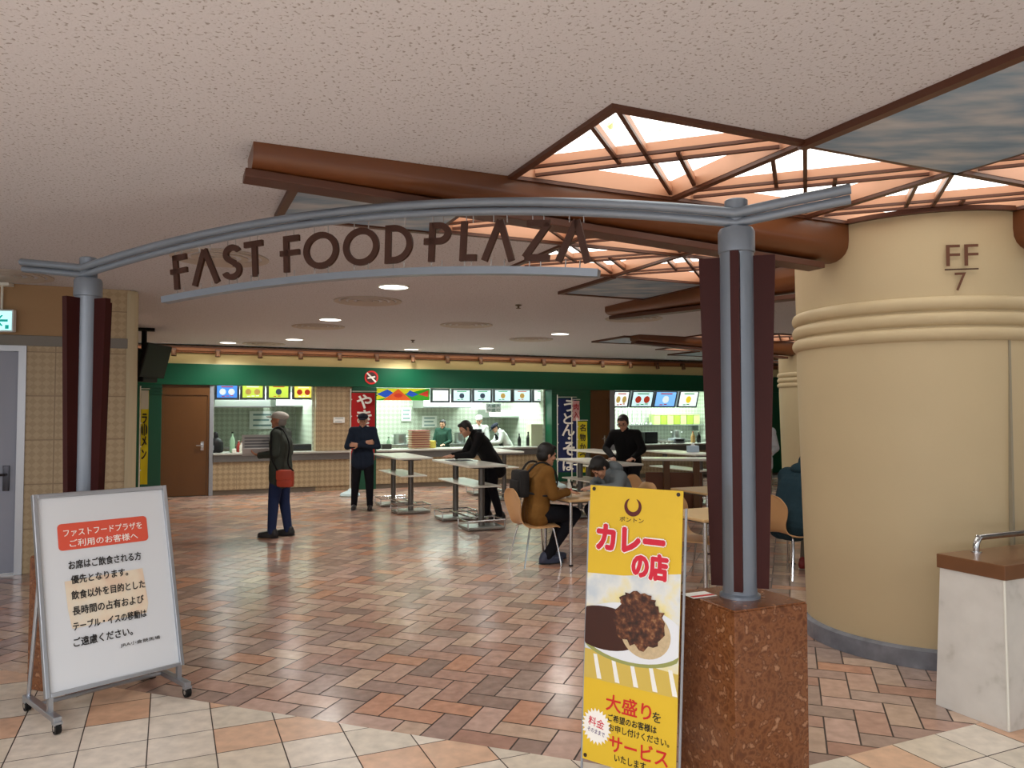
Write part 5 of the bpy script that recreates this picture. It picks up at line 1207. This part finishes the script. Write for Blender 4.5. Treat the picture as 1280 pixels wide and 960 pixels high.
for q in (-1, 1): MB().tube(catmull([bc+ay_*.05+ax_*.08*q+Z*.12, W4(q*.11, -.03, 1.075), W4(q*.115, .08, 1.072), W4(q*.125, .175, .98), W4(q*.15, .185, .85), W4(q*.19, .06, .74), bc+ay_*.06+ax_*.11*q-Z*.1], 4), .012, 8).build('shoulder_strap', mat('black_nylon', (20, 20, 22)), t, True)
# 5 seated man bent over
r5, g5 = human('seated man in a grey hoodie and dark hair bent low over the dining table', P5, (-U.x, -U.y), seat(shL=(-.175, .20, .90), shR=(.175, .20, .90), neck=(0, .26, .94), head=(0, .36, 1.0), hf=(0, .6, -.8), hu=(0, .8, .6), elL=(-.26, .28, .79), elR=(.26, .28, .79), wrL=(-.06, .44, .775), wrR=(.06, .42, .775)), 1.03,
    ('grey_hoodie_cloth', (104, 112, 116)), ('dark_trouser', (34, 34, 40)), (40, 40, 44), 'full', None, .03, .4)
M5 = world_of(r5); h = MB(); h.ell((0, .17, .99), ((.12, 0, 0), (0, .09, .05), (0, -.04, .06)), 18, 12); o = link('hood', remesh(h, .012, 2), cloth('grey_hoodie_cloth', (104, 112, 116)), r5); o.data.polygons.foreach_set('use_smooth', [True]*len(o.data.polygons))
# 6 man leaning on the far side of the table
L6 = Vector((1.80, 11.98, 0))
r6, g6 = human('man in a black jacket standing and leaning both hands on the table, looking down', L6, (-.42, -.9), dict(shL=(-.18, .13, 1.30), shR=(.18, .13, 1.30), neck=(0, .16, 1.35), head=(0, .23, 1.475), hf=(0, .9, -.42), hu=(0, .42, .9), hipL=(-.09, -.05, .9), hipR=(.09, -.05, .9),
    elL=(-.29, .19, 1.08), elR=(.29, .17, 1.08), wrL=(-.20, .42, .955), wrR=(.10, .40, .955), hdL=(.2, 1, -.15), hdR=(-.3, 1, -.15), pnL=(0, 0, -1), pnR=(0, 0, -1)), 1.02, ('black_cloth', (20, 20, 22)), ('dark_trouser', (34, 34, 40)), (30, 30, 32), 'short', mat('dark_grey_hair', (44, 40, 38), .6), .1, .3)
g = MB(); hc = g6['head']; hf = g6['hf'].normalized(); hu = g6['hu'].normalized(); hr = hf.cross(hu)
for q in (-1, 1):
    c = hc+hf*.104+hr*q*.033+hu*.004; g.tube([c+hr*.024*math.cos(a*.5236)+hu*.017*math.sin(a*.5236) for a in range(13)], .002, 6); g.tube([c+hr*q*.024, hc+hr*q*.078+hf*.0+hu*.008], .002, 6)
g.tube([hc+hf*.106-hr*.009+hu*.006, hc+hf*.106+hr*.009+hu*.006], .002, 6); g.build('glasses', black, r6, True, local=True)
# 7 seated person in a parka
r7, g7 = human('person in a dark teal hooded parka sitting on a plywood chair, bent forward, red shoes', P7, (F7.x, F7.y), seat(shL=(-.18, .20, .93), shR=(.18, .20, .93), neck=(0, .27, .98), head=(0, .37, 1.06), hf=(0, .8, -.6), hu=(0, .6, .8), elL=(-.28, .26, .74), elR=(.26, .26, .74), wrL=(-.1, .44, .76), wrR=(.08, .44, .76), ankL=(-.11, .36, .085), ankR=(.1, .3, .085)), 1.05,
    ('teal_parka_cloth', (34, 56, 66)), ('taupe_trouser', (104, 96, 84)), (130, 34, 34), 'short', None, .05, .5, puff=.03)
h = MB(); h.ell((0, .33, 1.085), ((.125, 0, 0), (0, .12, -.05), (0, .06, .11)), 18, 12); h.ell((0, .2, 1.02), ((.14, 0, 0), (0, .1, 0), (0, 0, .07)), 18, 12); o = link('hood', remesh(h, .012, 2), cloth('teal_parka_cloth', (34, 56, 66)), r7); o.data.polygons.foreach_set('use_smooth', [True]*len(o.data.polygons))
# 8 person half behind the post fin
L8 = Vector((3.86, 12.0, 0))
human('person in a white shirt far back, half hidden beside the maroon fin', L8, (-.3, -1), dict(elL=(-.24, .05, 1.12), wrL=(-.16, .26, 1.05), hdL=(.2, 1, 0)), .99, ('white_shirt_cloth', (206, 210, 214)), ('khaki_trouser', (120, 112, 96)), (40, 40, 44), 'cap', None, .06, .6)
# kitchen staff
def staff(px, d, f, k, label, top_, capk, J=None, apron=None):
    s = s_of(px, d); r_, G = human(label, wp(s, d, 0), f, J, k, top_, ('dark_trouser', (34, 34, 40)), (40, 40, 44), capk, None, .09, .6)
    if apron:
        sh = (G['shL']+G['shR'])/2; pl = (G['hipL']+G['hipR'])/2; lat = Vector((1, 0, 0)); ax2 = (sh-pl).normalized(); fw = ax2.cross(lat)*-1
        if fw.y < 0: fw = -fw
        a = MB(); a.obox(pl+fw*.145+ax2*.05, lat, ax2, fw, .16, .3, .008, .006); a.obox(pl+fw*.14+ax2*.38, lat, ax2, fw, .09, .06, .006, .004); a.build('apron', apron, r_, True, local=True)
    return r_
work = dict(elL=(-.24, .06, 1.08), elR=(.24, .06, 1.08), wrL=(-.13, .28, 1.0), wrR=(.13, .28, 1.0), hdL=(.2, 1, -.1), hdR=(-.2, 1, -.1), pnL=(0, 0, -1), pnR=(0, 0, -1), hf=(0, 1, -.25))
stoop = dict(work); stoop.update(shL=(-.17, .2, 1.24), shR=(.17, .2, 1.24), neck=(0, .24, 1.28), head=(0, .33, 1.36), hf=(0, .8, -.6), hu=(0, .6, .8), elL=(-.24, .28, 1.0), elR=(.24, .28, 1.0), wrL=(-.1, .46, .96), wrR=(.1, .46, .96))
bap = cloth('black_apron', (22, 24, 28))
staff(599, 1.1, (-.1, -1), .93, 'cook in a white cap and white uniform with a dark bib behind the middle counter', ('white_uniform', (216, 222, 218)), 'cookcap', work, bap)
staff(634, 1.1, (-.9, -.3), .93, 'cook in a dark cap and white uniform stooping over the middle counter', ('white_uniform', (216, 222, 218)), 'cap', stoop, bap)
staff(554, 1.4, (-.3, -1), .88, 'dark-haired cook in dark green behind the leaning man, middle stall', ('dark_green_uniform', (40, 70, 58)), 'short', work, None)
